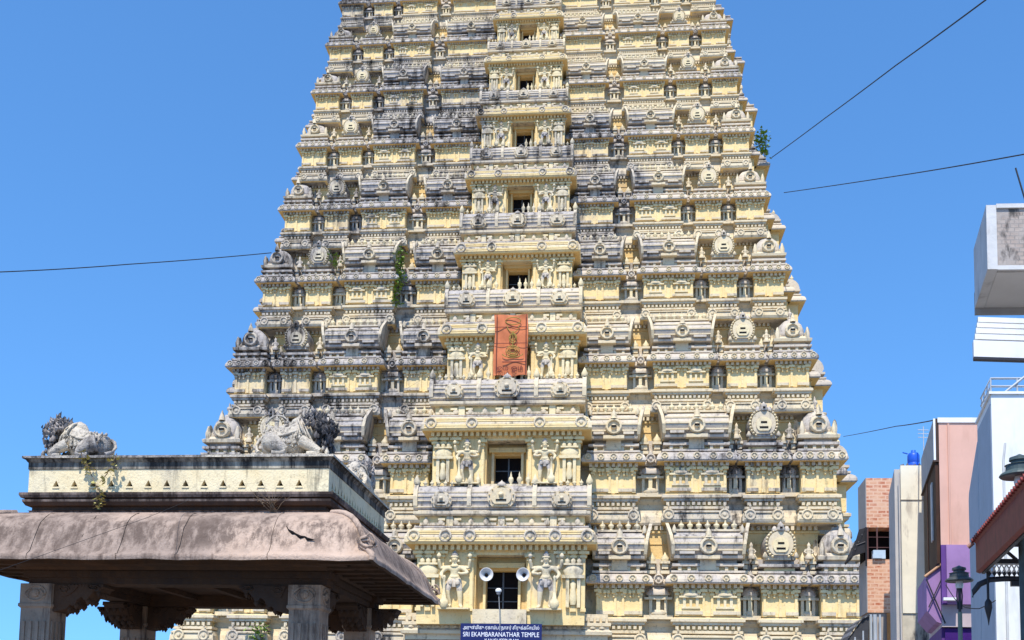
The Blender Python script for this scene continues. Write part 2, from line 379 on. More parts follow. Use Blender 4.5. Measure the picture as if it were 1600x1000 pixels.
def dome_roof(wd, h, s):
    """square shrine roof: bell-shaped dome with a kudu on each face"""
    mb = MB(); a = wd/2; z0 = 1.175*h; H = .285*h; c = a
    mb.loft(-a, a, 0, wd, [(.02*s, z0), (.20*s, z0+.01*H), (.24*s, z0+.10*H), (.06*s, z0+.14*H), (.0, z0+.2*H)], TR, True)
    mb.lathe(0, c, [(a*.74, z0+.14*H), (a*.88, z0+.24*H), (a*.92, z0+.36*H), (a*.90, z0+.38*H), (a*.90, z0+.42*H), (a*.88, z0+.52*H), (a*.74, z0+.70*H), (a*.46, z0+.86*H), (a*.24, z0+.93*H), (a*.27, z0+.97*H), (a*.1, z0+1.0*H)], 20, RO, 1, 1, .3)
    kalasha(mb, 0, c, z0+1.02*H, .2*s, .36*H, RO, 8)
    for q_ in range(16): t_ = 2*pi*q_/16; mb.lathe(a*.93*cos(t_), c+a*.93*sin(t_), [(.09*s, z0+.22*H), (.12*s, z0+.30*H), (.03*s, z0+.44*H)], 5, TR)
    r = .25*H
    mb.medal(0, -.02*s, z0+.40*H, r, .26*s, TR, 12, HO)
    mb.lathe(0, -.2*s, [(r*.4, z0+.66*H), (r*.3, z0+.78*H), (.01, z0+.98*H)], 6, TR)
    for t in (-1, 1):
        mb.lathe(t*(a+.12*s), c, [(r, -.2*s), (r*.8, 0), (r*.2, .05*s)], 10, TR, .3, 1, axis='y', cz=z0+.42*H)
        mb.lathe(t*a*.92, .05*s, [(.16*s, z0+.1*H), (.2*s, z0+.3*H), (.05*s, z0+.52*H)], 6, TR)
    return mb

def recess_shrine(wd, h, s):
    """thin pillar shrine standing in a recess: pot base, shafts, abacus, domed cap, kudu"""
    mb = MB(); a = min(wd*.40, .75*s); z = .738*h
    mb.box(-a*1.2, a*1.2, -.35*s, .3*s, z-.02*h, z+.012*h, TR)
    mb.lathe(0, -.05*s, [(a*.6, z+.012*h), (a*.8, z+.03*h), (a*.45, z+.055*h)], 8, TR, 1, .6)
    for t in (-1, 1): mb.box(t*a*.62-.09*s, t*a*.62+.09*s, -.2*s, .2*s, z+.012*h, z+.135*h, TR)
    mb.box(-.12*s, .12*s, -.24*s, .2*s, z+.05*h, z+.14*h, PA)
    mb.box(-a*1.15, a*1.15, -.32*s, .2*s, z+.135*h, z+.152*h, TR)
    mb.box(-a*.8, a*.8, -.26*s, .2*s, z+.152*h, z+.168*h, TR)
    mb.lathe(0, -.02*s, [(a*1.0, z+.168*h), (a*1.1, z+.185*h), (a*.85, z+.215*h), (a*.3, z+.238*h), (.12*s, z+.246*h), (.01, z+.262*h)], 12, RO, 1, .6)
    mb.medal(0, -.42*s, 1.03*h, .04*h, .2*s, RO, 10)
    mb.lathe(0, -.4*s, [(.1*s, 1.06*h), (.16*s, 1.075*h), (.01, 1.10*h)], 6, RO)
    for t in (-1, 1):
        mb.box(t*a*.55-a*.36, t*a*.55+a*.36, -.30*s, .3*s, 1.075*h, 1.10*h, TR)
        mb.box(t*a*.55-a*.26, t*a*.55+a*.26, -.22*s, .3*s, 1.115*h, 1.15*h, TR)
        mb.box(t*a*.55-a*.40, t*a*.55+a*.40, -.34*s, .3*s, 1.155*h, 1.175*h, TR)
        mb.lathe(t*a*.55, -.1*s, [(a*.3, 1.175*h), (a*.36, 1.20*h), (a*.12, 1.228*h), (.01, 1.25*h)], 7, PA)
    return mb

# --- the door guardian: one continuous four-armed body with a tall crown, club at its side
GJ = [(0,0,.50,.075,.06), (0,0,.57,.062,.05), (0,-.01,.67,.088,.06), (0,-.005,.735,.06,.045), (0,-.01,.775,.036), (0,-.02,.825,.052,.056), (0,-.015,.875,.050), (0,-.01,.93,.040), (0,-.01,.985,.018),
      (-.065,0,.46,.062), (-.105,-.06,.275,.046), (-.06,-.01,.06,.028), (-.085,-.075,.018,.026),
      (.065,0,.46,.062), (.085,-.01,.27,.046), (.095,.01,.05,.030), (.125,-.06,.018,.026),
      (-.125,0,.70,.040), (-.205,-.01,.585,.032), (-.155,-.11,.50,.026), (-.13,-.14,.485,.024),
      (.125,0,.70,.040), (.205,-.03,.600,.032), (.10,-.11,.575,.026), (.06,-.125,.60,.024),
      (-.215,.015,.69,.032), (-.235,-.04,.80,.025), (-.235,-.05,.84,.022),
      (.215,.015,.69,.032), (.235,-.04,.80,.025), (.235,-.05,.84,.022)]
GE = [(0,1),(1,2),(2,3),(3,4),(4,5),(5,6),(6,7),(7,8),(0,9),(9,10),(10,11),(11,12),(0,13),(13,14),(14,15),(15,16),
      (2,17),(17,18),(18,19),(19,20),(2,21),(21,22),(22,23),(23,24),(17,25),(25,26),(26,27),(21,28),(28,29),(29,30)]
def build_guardian():
    mb = MB(); mesh_into(mb, skin_mesh('guardian', GJ, GE, 2))
    mb.lathe(-.135, -.14, [(.05, 0), (.075, .05), (.07, .12), (.035, .17), (.022, .30), (.018, .50), (.028, .52), (.01, .55)], 8)      # club
    for t in (-1, 1):                                                                 # emblems in the raised hands, earrings, armlets
        mb.lathe(t*.235, -.05, [(.012, .85), (.034, .875), (.036, .90), (.01, .945)], 7)
        mb.lathe(t*.062, -.02, [(.016, .785), (.022, .80), (.01, .825)], 6)
        mb.lathe(t*.055, -.06, [(.03, .40), (.042, .44), (.03, .47)], 6)
    mb.lathe(0, -.012, [(.058, .858), (.066, .872), (.058, .888)], 10)                # crown band
    mb.lathe(0, -.01, [(.048, .905), (.054, .915), (.044, .93)], 10)
    mb.lathe(0, -.005, [(.078, .515), (.088, .535), (.076, .555)], 10, 0, 1, .8)      # girdle
    mb.lathe(0, -.05, [(.03, .36), (.038, .45), (.02, .5)], 6)                        # sash end
    mb.lathe(0, -.078, [(.012, .815), (.010, .83), (.004, .845)], 5)                  # nose
    for t in (-1, 1): mb.box(t*.022-.010, t*.022+.010, -.080, -.068, .832, .838)      # brows
    mb.box(-.016, .016, -.078, -.068, .797, .802)
    mb.lathe(0, -.04, [(.062, .70), (.072, .715), (.05, .735)], 12, 0, 1, .7)         # necklace
    mb.box(-.24, .24, -.16, .1, -.02, .005)
    return mb
guardian_me = build_guardian().mesh('guardian_statue'); guardian_me.materials.append(M['pale']); guardian_me.materials.append(M['roof'])
for p_ in guardian_me.polygons:                                     # waist cloth, necklace and crown keep a greyer wash
    c_ = p_.center
    if (.30 < c_.z < .50 and abs(c_.x) < .13 and c_.y > -.12) or c_.z > .885 and abs(c_.x) < .08: p_.material_index = 1

def small_figure():
    mb = MB()
    mb.lathe(0, 0, [(.30, 0), (.34, .12), (.22, .25), (.16, .34), (.22, .5), (.24, .58), (.10, .68), (.13, .74), (.14, .82), (.10, .9), (.01, 1.02)], 8, 0, 1, .8)
    for t in (-1, 1): mb.tube([(t*.22, 0, .56), (t*.34, -.05, .42), (t*.2, -.16, .33)], [.08, .07, .06], 5)
    return mb
figure_me = small_figure().mesh('seated_figure'); figure_me.materials.append(M['trim'])

SEGS = [('A', .252, .378), ('B', .468, .648), ('P', .708, .806), ('K', .868, None)]
def build_tier(n):
    e, h, We, yb = E_[n], H_[n], WE[n], YB[n]; s = h/8.0
    z0 = e-h
    W = We-.62*s; rec = 1.0*s                                       # wall half width, depth of the recesses
    yback = DEPTH-yb
    t = MB()
    # core: one moulded block, its front in the plane of the recesses
    core = [(0, .0), (0, .425), (.10, .43), (.10, .448), (.02, .45), (.02, .485), (.3, .49), (.36, .51), (.3, .56), (.12, .597), (.1, .62), (.02, .626), (.02, .664),
            (.2, .69), (.2, .715), (0, .738), (0, .955), (.08, .957), (.08, .978), (.4, .978), (.46, .99), (.42, 1.02), (.2, 1.06), (.1, 1.063), (.16, 1.07), (.16, 1.09), (0, 1.095), (0, 1.2)]
    cm = [SC if z < .48 else (TR if z < .735 else (SC if z < .95 else RO)) for o, z in core[:-1]]
    for i, (o, z) in enumerate(core[:-1]):
        if z < .48: cm[i] = SC
        elif .735 < z < .95: cm[i] = TR
    t.loft(-W+rec, W-rec, yb+rec, yback-rec, [(o*s, z0+z*h) for o, z in core], cm, full=True)
    dentils(t, -W+rec, W-rec, yb+rec-.06*s, z0+.452*h, z0+.485*h, .36*s, .22*s, TR)
    # courses and small blocks on the wall behind the shrine roofs
    t.loft(-W+rec, W-rec, yb+rec, yback-rec, [(.0, z0+.335*h), (.05*s, z0+.337*h), (.05*s, z0+.347*h), (.0, z0+.349*h)], SC, full=True)
    part = obj('tier', t, TM, tower)
    # front segments
    centre = []
    for kind, f0, f1, sides in [('A', (BW[n]-BX[n]+.05)/We, .378, (-1,)), ('A', (BW[n]+BX[n]+.05)/We, .378, (1,))]+[q_+((-1, 1),) for q_ in SEGS[1:]]:
        x0 = f0*We; x1 = f1*We if f1 else W
        cen, wd = (x0+x1)/2, x1-x0
        front = yb + (.12*s if kind == 'A' else (-.10*s if kind == 'B' else (.06*s if kind == 'P' else 0)))
        dep = rec+.3 if kind != 'K' else wd
        kud = {'A': (-.9, .9), 'B': (-.92, .92), 'P': (-.82, .82), 'K': (-.72, .72)}[kind]
        sm = wall_segment(kind, wd, h, s, dep, kud).mesh('wall_segment')
        if n < 8:
            rdep = 1.6*s if kind != 'K' else 0
            rm = (barrel_roof(wd, h, s, rdep) if kind in 'AB' else (arch_roof(wd, h, s, rdep) if kind == 'P' else dome_roof(wd, h, s))).mesh(
                {'A': 'barrel_roof', 'B': 'barrel_roof', 'P': 'arched_gable', 'K': 'corner_dome'}[kind])
        for sg in sides:
            so_ = obj('wall_segment', sm, TM, part, (sg*cen, front, z0))
            if n < 8: obj(rm.name.split('.')[0], rm, TM, part, (sg*cen, front+.05*s, z0))
    # things standing in the recesses
    for f0, f1 in ((.378, .468), (.648, .708), (.806, .868)):
        cen, wd = (f0+f1)/2*We, (f1-f0)*We
        rm = recess_shrine(wd, h, s).mesh('recess_shrine')
        for sg in (-1, 1): obj('recess_shrine', rm, TM, part, (sg*cen, yb+rec-.22*s, z0))
    # flank walls (west and east) built with the same repertoire, turned a quarter
    L = yback-yb; kw = W-.868*We
    fd = []; flank_dome = []
    for sg in (-1, 1):
        def xf(x, y, z, sg=sg): return (sg*(W-y), yb+x, z)          # local: x runs back, y points inwards
        tmp = MB(xf)
        for a0, a1, out in ((.22, .31, (.066*L-.6*s)/s), (.36, .64, min(2.5, .122*L-.62*s)/s), (.69, .78, (.066*L-.6*s)/s), (1-kw/L, 1.0, 0)):
            c, wd = (a0+a1)/2*L, (a1-a0)*L; hh = wd/2
            prof = [((o+out)*s, z0+z*h) for o, z in SEG_PROF]
            tmp.loft(c-hh, c+hh, 0, rec+.3, prof, SEG_MAT)
            for k in range(4): pilaster(tmp, c-hh+.15*s+(wd-.3*s)*k/3, -out*s, z0+.738*h, z0+.962*h, s, h)
            if n < 8 and .36 <= a0 < .5:
                rz0, rH = z0+1.175*h, .225*h
                pr = [(-.14, 0), (-.42, .02), (-.46, .10), (-.30, .18), (-.58, .44), (-.56, .58), (-.44, .74), (-.22, .88), (.06, .97), (.34, 1.0), (2.6, 1.0), (2.6, 0)]
                tmp.prism([((y-out)*s, rz0+q_*rH) for y, q_ in pr], c-hh-.1*s, c+hh+.1*s, RO, 'yz')
                for k in range(8): kalasha(tmp, c-hh+wd*(k+.5)/8, .05*s-out*s, rz0+rH, .2*s, .078*h, PA, 6)
                tmp.lathe(c, -.54*s-out*s, [(.34*rH, .1), (.34*rH, -.2*s), (.01, -.28*s)], 12, TR, axis='y', cz=rz0+.42*rH)
            elif n < 8 and a1 < .99:
                fd.append((sg*(W+out*s), yb+c, wd))
        side = MB(); side.v = tmp.v; side.f = [(f[::-1] if sg < 0 else f) for f in tmp.f]; side.m = tmp.m; side.sm = tmp.sm
        obj('flank_wall', side, TM, part)
    for x_, y_, wd in fd:                                           # domed shrines along the flanks
        if n < 8:
            if not flank_dome: flank_dome.append(dome_roof(wd, h, s).mesh('corner_dome'))
            o_ = obj('corner_dome', flank_dome[0], TM, part, (x_, y_, z0)); o_.rotation_euler = (0, 0, pi/2 if x_ > 0 else -pi/2)
    return part

def build_bay(n, part):
    """the projecting central bay: doorway between guardians, eave, and a wide barrel roof with three kudus"""
    e, h = E_[n], H_[n]; s = h/8.0; yb = YB[n]
    zb = e-.262*h; ze = BE[n]
    zn = E_[n+1]-.262*H_[n+1] if n < 8 else zb+7.5
    H = zn-zb; out = 2.0*s; yf = yb-out; bw = BW[n]-.62*s; cx = BX[n]
    w_ = ze-zb                                                     # wall height
    do, di = (.285 if n == 0 else .26)*BW[n], (.175 if n == 0 else .165)*BW[n]
    zt = zb+w_*.86; zi = zb+w_*(.66 if n < 3 else .74)                                 # top of outer and inner openings
    mb = MB()
    yk = yb+1.4*s
    for sg in (-1, 1):
        x0, x1 = sorted((cx+sg*do, cx+sg*bw))
        mb.box(x0, x1, yf, yk, zb-.1*h, zt, WA)
        for f in (.56, .80, .97): pilaster(mb, cx+sg*(do+(bw-do)*f), yf, zb, zb+w_*.95, s, h, .24)
        pilaster(mb, cx+sg*(do+.14*s), yf, zb, zt+.02*h, s, h, .2)
        x = cx+sg*(do+(bw-do)*.80)                                  # pavilion niche
        k = (bw-do)*.13
        mb.box(x-k*1.5, x+k*1.5, yf-.34*s, yf, zb+w_*.50, zb+w_*.55, PA)
        mb.lathe(x, yf-.02*s, [(k*1.2, zb+w_*.55), (k*1.45, zb+w_*.62), (k*1.0, zb+w_*.70)], 10, PA, 1, .5)
        mb.box(x-k*1.3, x+k*1.3, yf-.3*s, yf, zb+w_*.70, zb+w_*.73, PA)
        for q_ in (-.8, 0, .8): mb.lathe(x+q_*k, yf-.15*s, [(k*.3, zb+w_*.73), (k*.38, zb+w_*.77), (.01, zb+w_*.83)], 6, PA)
        for q_ in (-1, 1): mb.box(x+q_*k*.75-.1*s, x+q_*k*.75+.1*s, yf-.26*s, yf, zb+.03*h, zb+w_*.50, PA)
        mb.lathe(x, yf-.12*s, [(k*.4, zb+.05*h), (k*.6, zb+w_*.2), (k*.35, zb+w_*.34), (k*.4, zb+w_*.42), (.02, zb+w_*.48)], 8, PA, 1, .7)
        # door reveal: stepped jamb
        mb.box(*sorted((cx+sg*do, cx+sg*(do-.10*s))), yf+.25*s, yk, zb, zt-.01, SC)
        mb.box(*sorted((cx+sg*di, cx+sg*(do-.02))), yf+1.2*s, yk+.4*s, zb, zi, SC)
        mb.box(*sorted((cx+sg*di, cx+sg*(di+.16*s))), yf+.95*s, yf+1.2*s, zb, zi+.16*s, WA)
    mb.box(cx-do+.01, cx+do-.01, yf+1.2*s, yk+.4*s, zi, zt, SC)
    mb.box(cx-do*.86, cx+do*.86, yf+.75*s, yf+1.2*s, zi+.12*s, zi+.42*s, SC)
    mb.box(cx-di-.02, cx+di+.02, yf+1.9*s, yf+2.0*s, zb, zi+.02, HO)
    mb.box(cx-do, cx+do, yf-.3*s, yf+2*s, zb-.1*h, zb+.012*h, TR)  # sill
    # upper storey of the bay: lintel wall, eave, recess, cornice
    zq = lambda f: zb+w_+(H-w_)*f
    pf = [(0, zt), (0, ze-.10*w_), (.10*s, ze-.095*w_), (.10*s, ze), (.66*s, ze), (.74*s, zq(.03)), (.72*s, zq(.12)), (.54*s, zq(.21)), (.28*s, zq(.27)), (.12*s, zq(.275)),
          (.2*s, zq(.285)), (.2*s, zq(.31)), (-.05*s, zq(.315)), (-.05*s, zq(.47)), (.22*s, zq(.475)), (.3*s, zq(.50)), (.3*s, zq(.545)), (.05*s, zq(.555)), (.05*s, zq(.57))]
    mm = [WA, SC, SC, SC, WA, TR, TR, TR, TR, RO, RO, SC, WA, TR, TR, TR, TR, TR]
    mb.loft(cx-bw, cx+bw, yf, yk+1.5*s, pf, mm)
    dentils(mb, cx-bw-.2*s, cx+bw+.2*s, yf-.1*s, ze-.075*w_, ze, .36*s, .26*s, WA)
    km = (-.95, -.6, -.33, .33, .6, .95) if n == 0 else (-.93, -.42, .42, .93)
    for f in km: mb.medal(cx+f*(bw+.42*s), yf-.68*s, zq(.125), .105*(H-w_), .16*s, TR, 12)
    for f in (-.62, 0, .62):                                       # paired brackets in the recess band
        x = cx+f*bw
        mb.box(x-.2*s, x+.2*s, yf-.12*s, yf+.1, zq(.315), zq(.47), PA)
        for q_ in (-1, 1): mb.box(x+q_*.5*s-.22*s, x+q_*.5*s+.22*s, yf-.16*s, yf+.1, zq(.40), zq(.435), PA)
    for x0, x1 in ((-.98, -.68), (-.56, -.06), (.06, .56), (.68, .98)): mb.box(cx+x0*bw, cx+x1*bw, yf-.12*s, yf+.1, zq(.325), zq(.365), TR)
    # roof: wagon vault stretched over the bay
    r0, r1 = zq(.57), zn; rH = r1-r0; a = bw+.30*s
    pr = [(.2, 0), (-.02, .03), (-.08, .14), (.02, .18), (-.06, .34), (-.08, .52), (.04, .72), (.24, .9), (.5, .99), (3.6, .99), (3.6, 0)]
    mb.prism([(yf+y*s, r0+f*rH) for y, f in pr], cx-a, cx+a, RO, 'yz')
    for f in (-.985, -.37, .37, .985):
        x = cx+f*a
        gp = [(.02, .02), (-.16, .16), (-.2, .5), (-.08, .76), (.16, .95), (.44, 1.16), (.9, 1.0), (1.2, .02)]
        mb.prism([(yf+y*s, r0+q_*rH) for y, q_ in gp], x-.13*s, x+.13*s, TR, 'yz')
        mb.lathe(x, yf+.3*s, [(.16*s, r0+1.0*rH), (.24*s, r0+1.12*rH), (.06*s, r0+1.34*rH), (.005, r0+1.4*rH)], 6, PA)
    for f, y_ in ((.12, -.12), (.36, -.10), (.52, -.12), (.68, -.04)): mb.box(cx-a+.03, cx+a-.03, yf+y_*s, yf+y_*s+.2*s, r0+(f-.022)*rH, r0+(f+.022)*rH, TR)
    for f in (.05, .085, .165, .20): mb.box(cx-bw-.5*s, cx+bw+.5*s, yf-.78*s if f < .12 else yf-.70*s, yf-.3*s, zq(f)-.05*s, zq(f)+.05*s, WA)
    for k in range(26):
        x = cx-a*.97+2*a*.97*k/25
        if abs(x-cx) > do*1.15: kalasha(mb, x, yf+.45*s, r1-.02*rH, .15*s, .05*h, PA, 5)
    nb = max(6, int(bw*2/(.9*s)))
    for k in range(nb): x = cx-bw+2*bw*(k+.5)/nb; mb.lathe(x, yf-.02*s, [(.16*s, zq(.33)), (.2*s, zq(.38)), (.07*s, zq(.45))], 6, TR)
    for f, r in ((-.68, .34), (0, .46 if n < 2 else .38), (.68, .34)):
        x = cx+f*a; R = r*rH
        o = [(x+sin(q_)*R*1.12, r0+R*.98-cos(q_)*R) for q_ in [radians(40+280*i/18) for i in range(19)]]
        mb.prism(o[::-1], yf-.34*s, yf+.4*s, TR, 'xz')
        ce = r0+R*.98
        mb.prism([(x+(px-x)*.74, ce+(pz-ce)*.74) for px, pz in o][::-1], yf-.46*s, yf-.3*s, TR, 'xz')
        mb.box(x-R*.42, x+R*.42, yf-.50*s, yf-.4*s, ce-R*.32, ce-R*.2, HO)
        mb.lathe(x, yf-.46*s, [(.22*R, .02), (.2*R, -.1*s), (.01, -.14*s)], 7, TR, axis='y', cz=ce+R*.18)
        mb.lathe(x, yf-.2*s, [(R*.34, ce+R*.86), (R*.42, ce+R*1.0), (R*.3, ce+R*1.16), (R*.1, ce+R*1.3), (.01, ce+R*1.42)], 8, RO)
        for q_ in range(0, 19, 2):
            px, pz = o[q_]; px = x+(px-x)*.88; pz = ce+(pz-ce)*.88
            mb.lathe(px, yf-.34*s, [(.07*R, 0), (.06*R, -.08*s), (.005, -.12*s)], 5, PA, axis='y', cz=pz)
    obj('central_bay', mb, TM, part)
    # iron grille in the doorway
    if n < 8:
        gr = MB()
        gr.box(cx-.05*s, cx+.05*s, yf+1.8*s, yf+1.88*s, zb+.02*h, zi)
        for f in (.3, .62): gr.box(cx-di, cx+di, yf+1.8*s, yf+1.87*s, zb+(zi-zb)*f-.03*s, zb+(zi-zb)*f+.03*s)
        obj('door_grille', gr, plain('grille iron', (.10, .11, .12), rough=.5), part)
    for sg in (-1, 1):
        o = obj('guardian_statue', guardian_me, 'pale', part, (cx+sg*(do+(bw-do)*.33), yf-.22*s, zb+.015*h))
        k = w_*(.90 if n == 0 else .86); o.scale = (k*(1.12 if sg < 0 else -1.12), k*.9, k)
    if n < 8:
        fin = MB(); kalasha(fin, 0, 0, 0, .17*s, .115*h, 0, 8); fin = fin.mesh('pot_finial')
        for q_ in (-.95, .3, .62, .95): obj('pot_finial', fin, 'pale', part, (cx+q_*do, yf+.55*s, zn-.02*rH))
    return part

for n in range(9):
    p_ = build_tier(n); build_bay(n, p_)
    if n < 7:                                                      # stucco figures sitting on ledges
        h = H_[n]; s = h/8
        for sg in (-1, 1):
            for f in (.68, .838):
                o = obj('seated_figure', figure_me, 'trim', p_, (sg*f*WE[n], YB[n]+.35*s, E_[n]-h+1.19*h)); o.scale = (.8*s, .7*s, .13*h)
# wagon roof on top of the ninth storey, with its row of finials
e = E_[8]; topm = MB(); Wt = 13.5
pr = [(6.9, e+.6), (6.2, e+1.2), (6.2, e+2.4), (7.4, e+4.2), (9.6, e+5.6), (15, e+6.6), (20.4, e+5.6), (22.6, e+4.2), (23.8, e+2.4), (23.8, e+1.2), (23.1, e+.6)]
topm.prism(pr[::-1], -Wt, Wt, RO, 'yz')
for sg in (-1, 1): topm.prism([(15+(y-15)*1.1, e+.5+(z-e-.5)*1.12) for y, z in pr][::-1], sg*Wt-.5, sg*Wt+.5, TR, 'yz')
for i in range(9): kalasha(topm, -11.2+2.8*i, 15, e+6.5, .8, 3.4, PA, 10)
obj('crowning_roof', topm, TM, tower)
# plain stone plinth with the gateway under the storeys
pl = MB(); s1 = H_[0]/8
for x0, x1 in ((-27.5, -3.2), (3.2, 27.5)):
    pl.box(x0, x1, .5, DEPTH-.5, 0, 2.3, 0); pl.box(x0, x1, .9, DEPTH-.9, 2.3, 7.4, 0)
    for i in range(9): x = x0+1+(x1-x0-2)*i/8; pl.box(x-.4, x+.4, .55, 1, 2.3, 7.0, 0)
pl.box(-3.2, 3.2, .9, DEPTH-.9, 6.2, 7.4, 0); pl.box(-8, -3.2, -1.6, 1, 0, 7.6, 0); pl.box(3.2, 8, -1.6, 1, 0, 7.6, 0); pl.box(-8, 8, -1.7, 1, 7.6, 9.7, 1)
pl.loft(-8, 8, -1.7, .9, [(.0, 8.0), (.3, 8.05), (.35, 8.3), (.1, 8.5), (.1, 8.7), (.25, 8.75), (.25, 9.0), (0, 9.05)], 1)
for k in range(34): x = -7.9+15.8*(k+.5)/34; pl.box(x-.13, x+.13, -1.98, -1.6, 9.12, 9.42, 1)
for k in range(22): x = -7.9+15.8*(k+.5)/22; pl.lathe(x, -1.75, [(.2, 8.5), (.28, 8.62), (.12, 8.78)], 7, 1)
obj('plinth', pl, ['stone', 'trim'], tower)

# ------------------------------------------------------------------ text
def text_mesh(txt, size, depth=.004):
    c = bpy.data.curves.new('lettering', 'FONT'); c.body = txt; c.size = size; c.extrude = depth
    c.align_x = 'CENTER'; c.align_y = 'CENTER'
    o = bpy.data.objects.new('lettering', c); COL.objects.link(o)
    dg = bpy.context.evaluated_depsgraph_get(); dg.update()
    me = bpy.data.meshes.new_from_object(o.evaluated_get(dg)); me.name = 'lettering'
    bpy.data.objects.remove(o); bpy.data.curves.remove(c); return me
def lettering(txt, width, height, mat, parent, loc, name='lettering', bold=0.):
    me = text_mesh(txt, 1.0); xs = [v.co.x for v in me.vertices]; ys = [v.co.y for v in me.vertices]
    if not xs: return None
    kx = width/(max(xs)-min(xs)); ky = height/(max(ys)-min(ys)); mx = (max(xs)+min(xs))/2; my = (max(ys)+min(ys))/2
    for v in me.vertices: v.co = Vector(((v.co.x-mx)*kx, -v.co.z, (v.co.y-my)*ky))
    o = obj(name, me, mat, parent, loc); return o

# ------------------------------------------------------------------ stone pavilion in the foreground
P0 = Vector((-2.821, 15.3, 0)); PX, PD = -4.785, 3.9
PT = Matrix.Translation(P0) @ Matrix.Rotation(-THETA, 4, 'Z')
def pav(x, y, z=0): return PT @ Vector((x, y, z))
pvl = thing('stone_pavilion', 'old four pillared brown stone pavilion with curved eaves and a cream vented parapet', 'pavilion', P0, -THETA)
# curved eave: thick slab sweeping out and down on all sides
mb = MB()
topc = [(0, 4.60), (.10, 4.60), (.24, 4.575), (.38, 4.53), (.50, 4.46), (.60, 4.37), (.68, 4.26), (.745, 4.13), (.80, 4.00), (.86, 3.90), (.905, 3.855), (.93, 3.845), (.935, 3.80), (.93, 3.765)]
und = [(.86, 3.765), (.85, 3.80), (.62, 3.86), (.58, 3.83), (.40, 3.83), (.38, 3.78), (.05, 3.78), (0, 3.74)]
def ring_loft(mb, prof, seg, mat, smooth):
    """mouldings swept round the plan, each side cut into stones"""
    x0, x1, y0, y1 = PX, 0, 0, PD
    rows = []
    for o, z in prof:
        c = [(x0-o, y0-o), (x1+o, y0-o), (x1+o, y1+o), (x0-o, y1+o)]; r = []
        for k in range(4):
            a, b = c[k], c[(k+1) % 4]
            for i in range(seg):
                t = i/seg; wob = .010*sin(7.1*k+3.7*i)+.006*sin(11*i+k) if 0 < i else 0
                r.append((a[0]+(b[0]-a[0])*t, a[1]+(b[1]-a[1])*t, z+wob*(o > .3)))
        rows.append(r)
    n = 4*seg
    mb.add([p for r in rows for p in r], [(i*n+j, i*n+(j+1) % n, (i+1)*n+(j+1) % n, (i+1)*n+j) for i in range(len(rows)-1) for j in range(n)], mat, smooth)
ring_loft(mb, topc[::-1], 14, 0, True)
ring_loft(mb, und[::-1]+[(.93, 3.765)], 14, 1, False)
for k, i in ((0, 2), (0, 5), (0, 7), (0, 10)):                     # open joints between the eave stones
    x = PX-.3+(-PX+.6)*i/12
    mb.tube([(x+random.uniform(-.01, .01), -o-.004, z+.003) for o, z in topc[2:]], .0035, 4, 2)
for cx_, cy_, sx, sy in ((0, 0, 1, -1), (PX, 0, -1, -1), (0, PD, 1, 1), (PX, PD, -1, 1)):   # hip rolls with a scrolled end
    mb.tube([(cx_+sx*o*.985, cy_+sy*o*.985, z+.012) for o, z in topc[1:]], .046, 7, 0)
    for a, r in ((.0, .10), (1.6, .08), (3.0, .06)):
        pts = [(cx_+sx*(.80+.02*a)+.16*cos(q_*.7+a)*(1-.1*q_), cy_+sy*(.84+.01*a), 3.97+.10*sin(q_*.7+a)+.03*a) for q_ in range(9)]
        mb.tube(pts, [.03-.002*q_ for q_ in range(9)], 5, 0)
mb.box(PX-.2, .2, -.2, PD+.2, 4.40, 4.598, 0)
for x0, pts in ((-.42, [(0, .66, 4.30), (.05, .70, 4.235), (.12, .73, 4.19), (.16, .735, 4.175), (.25, .765, 4.12), (.31, .75, 4.125), (.36, .78, 4.09), (.46, .79, 4.075)]), (-3.5, [(0, .2, 4.59), (.1, .5, 4.47), (.04, .75, 4.13)])):
    mb.tube([(x0+dx, -o_, z) for dx, o_, z in pts], [.004, .012, .026, .012, .024, .014, .022, .006][:len(pts)] if x0 > -1 else .004, 5, 2)    # broken edges and cracks
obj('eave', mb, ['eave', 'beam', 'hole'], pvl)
# base courses of the parapet
mb = MB(); full = lambda prof, mat, i=0: mb.loft(PX+i, -i, i, PD-i, prof, mat, True, False)
full([(-.02, 4.58), (-.02, 4.665), (.0, 4.67)], 0)
full([(0, 4.67), (-.05, 4.675), (-.05, 4.735), (.02, 4.745), (.055, 4.80), (.06, 4.835), (.02, 4.84), (.02, 4.855), (.075, 4.86), (.095, 4.90), (.095, 4.935), (.06, 4.945), (.0, 4.955)], [0, 1, 1, 1, 0, 0, 1, 1, 0, 0, 0, 0])
obj('parapet_base', mb, ['stone_dark', 'beam'], pvl)
# vented panel: real triangular openings on each side
mb = MB()
def vents(xf, L, first, step, cnt, hw):
    q_ = MB(xf); z0, z1 = 4.955, 5.315; zb, zt = 5.045, 5.145; t = .10
    cells = [(first+step*i) for i in range(cnt)]
    edges = [0]+[first+step*(i+.5) for i in range(cnt-1)]+[L]
    for c, (x0, x1) in zip(cells, zip(edges, edges[1:])):
        v = [(x0,0,z0),(x1,0,z0),(x1,0,z1),(x0,0,z1),(c-hw,0,zb),(c+hw,0,zb),(c,0,zt)]
        q_.add(v, [(0,1,5,4),(1,2,6,5),(0,4,6,3),(3,6,2)], 0)
        b = [(c-hw,t,zb),(c+hw,t,zb),(c,t,zt)]
        q_.add(v[4:]+b, [(0,1,4,3),(1,2,5,4),(2,0,3,5)], 0); q_.add(b, [(0,1,2)], 1)
        q_.box(c-hw*1.1, c+hw*1.1, -.012, 0, zb-.028, zb-.010, 0)
    return q_
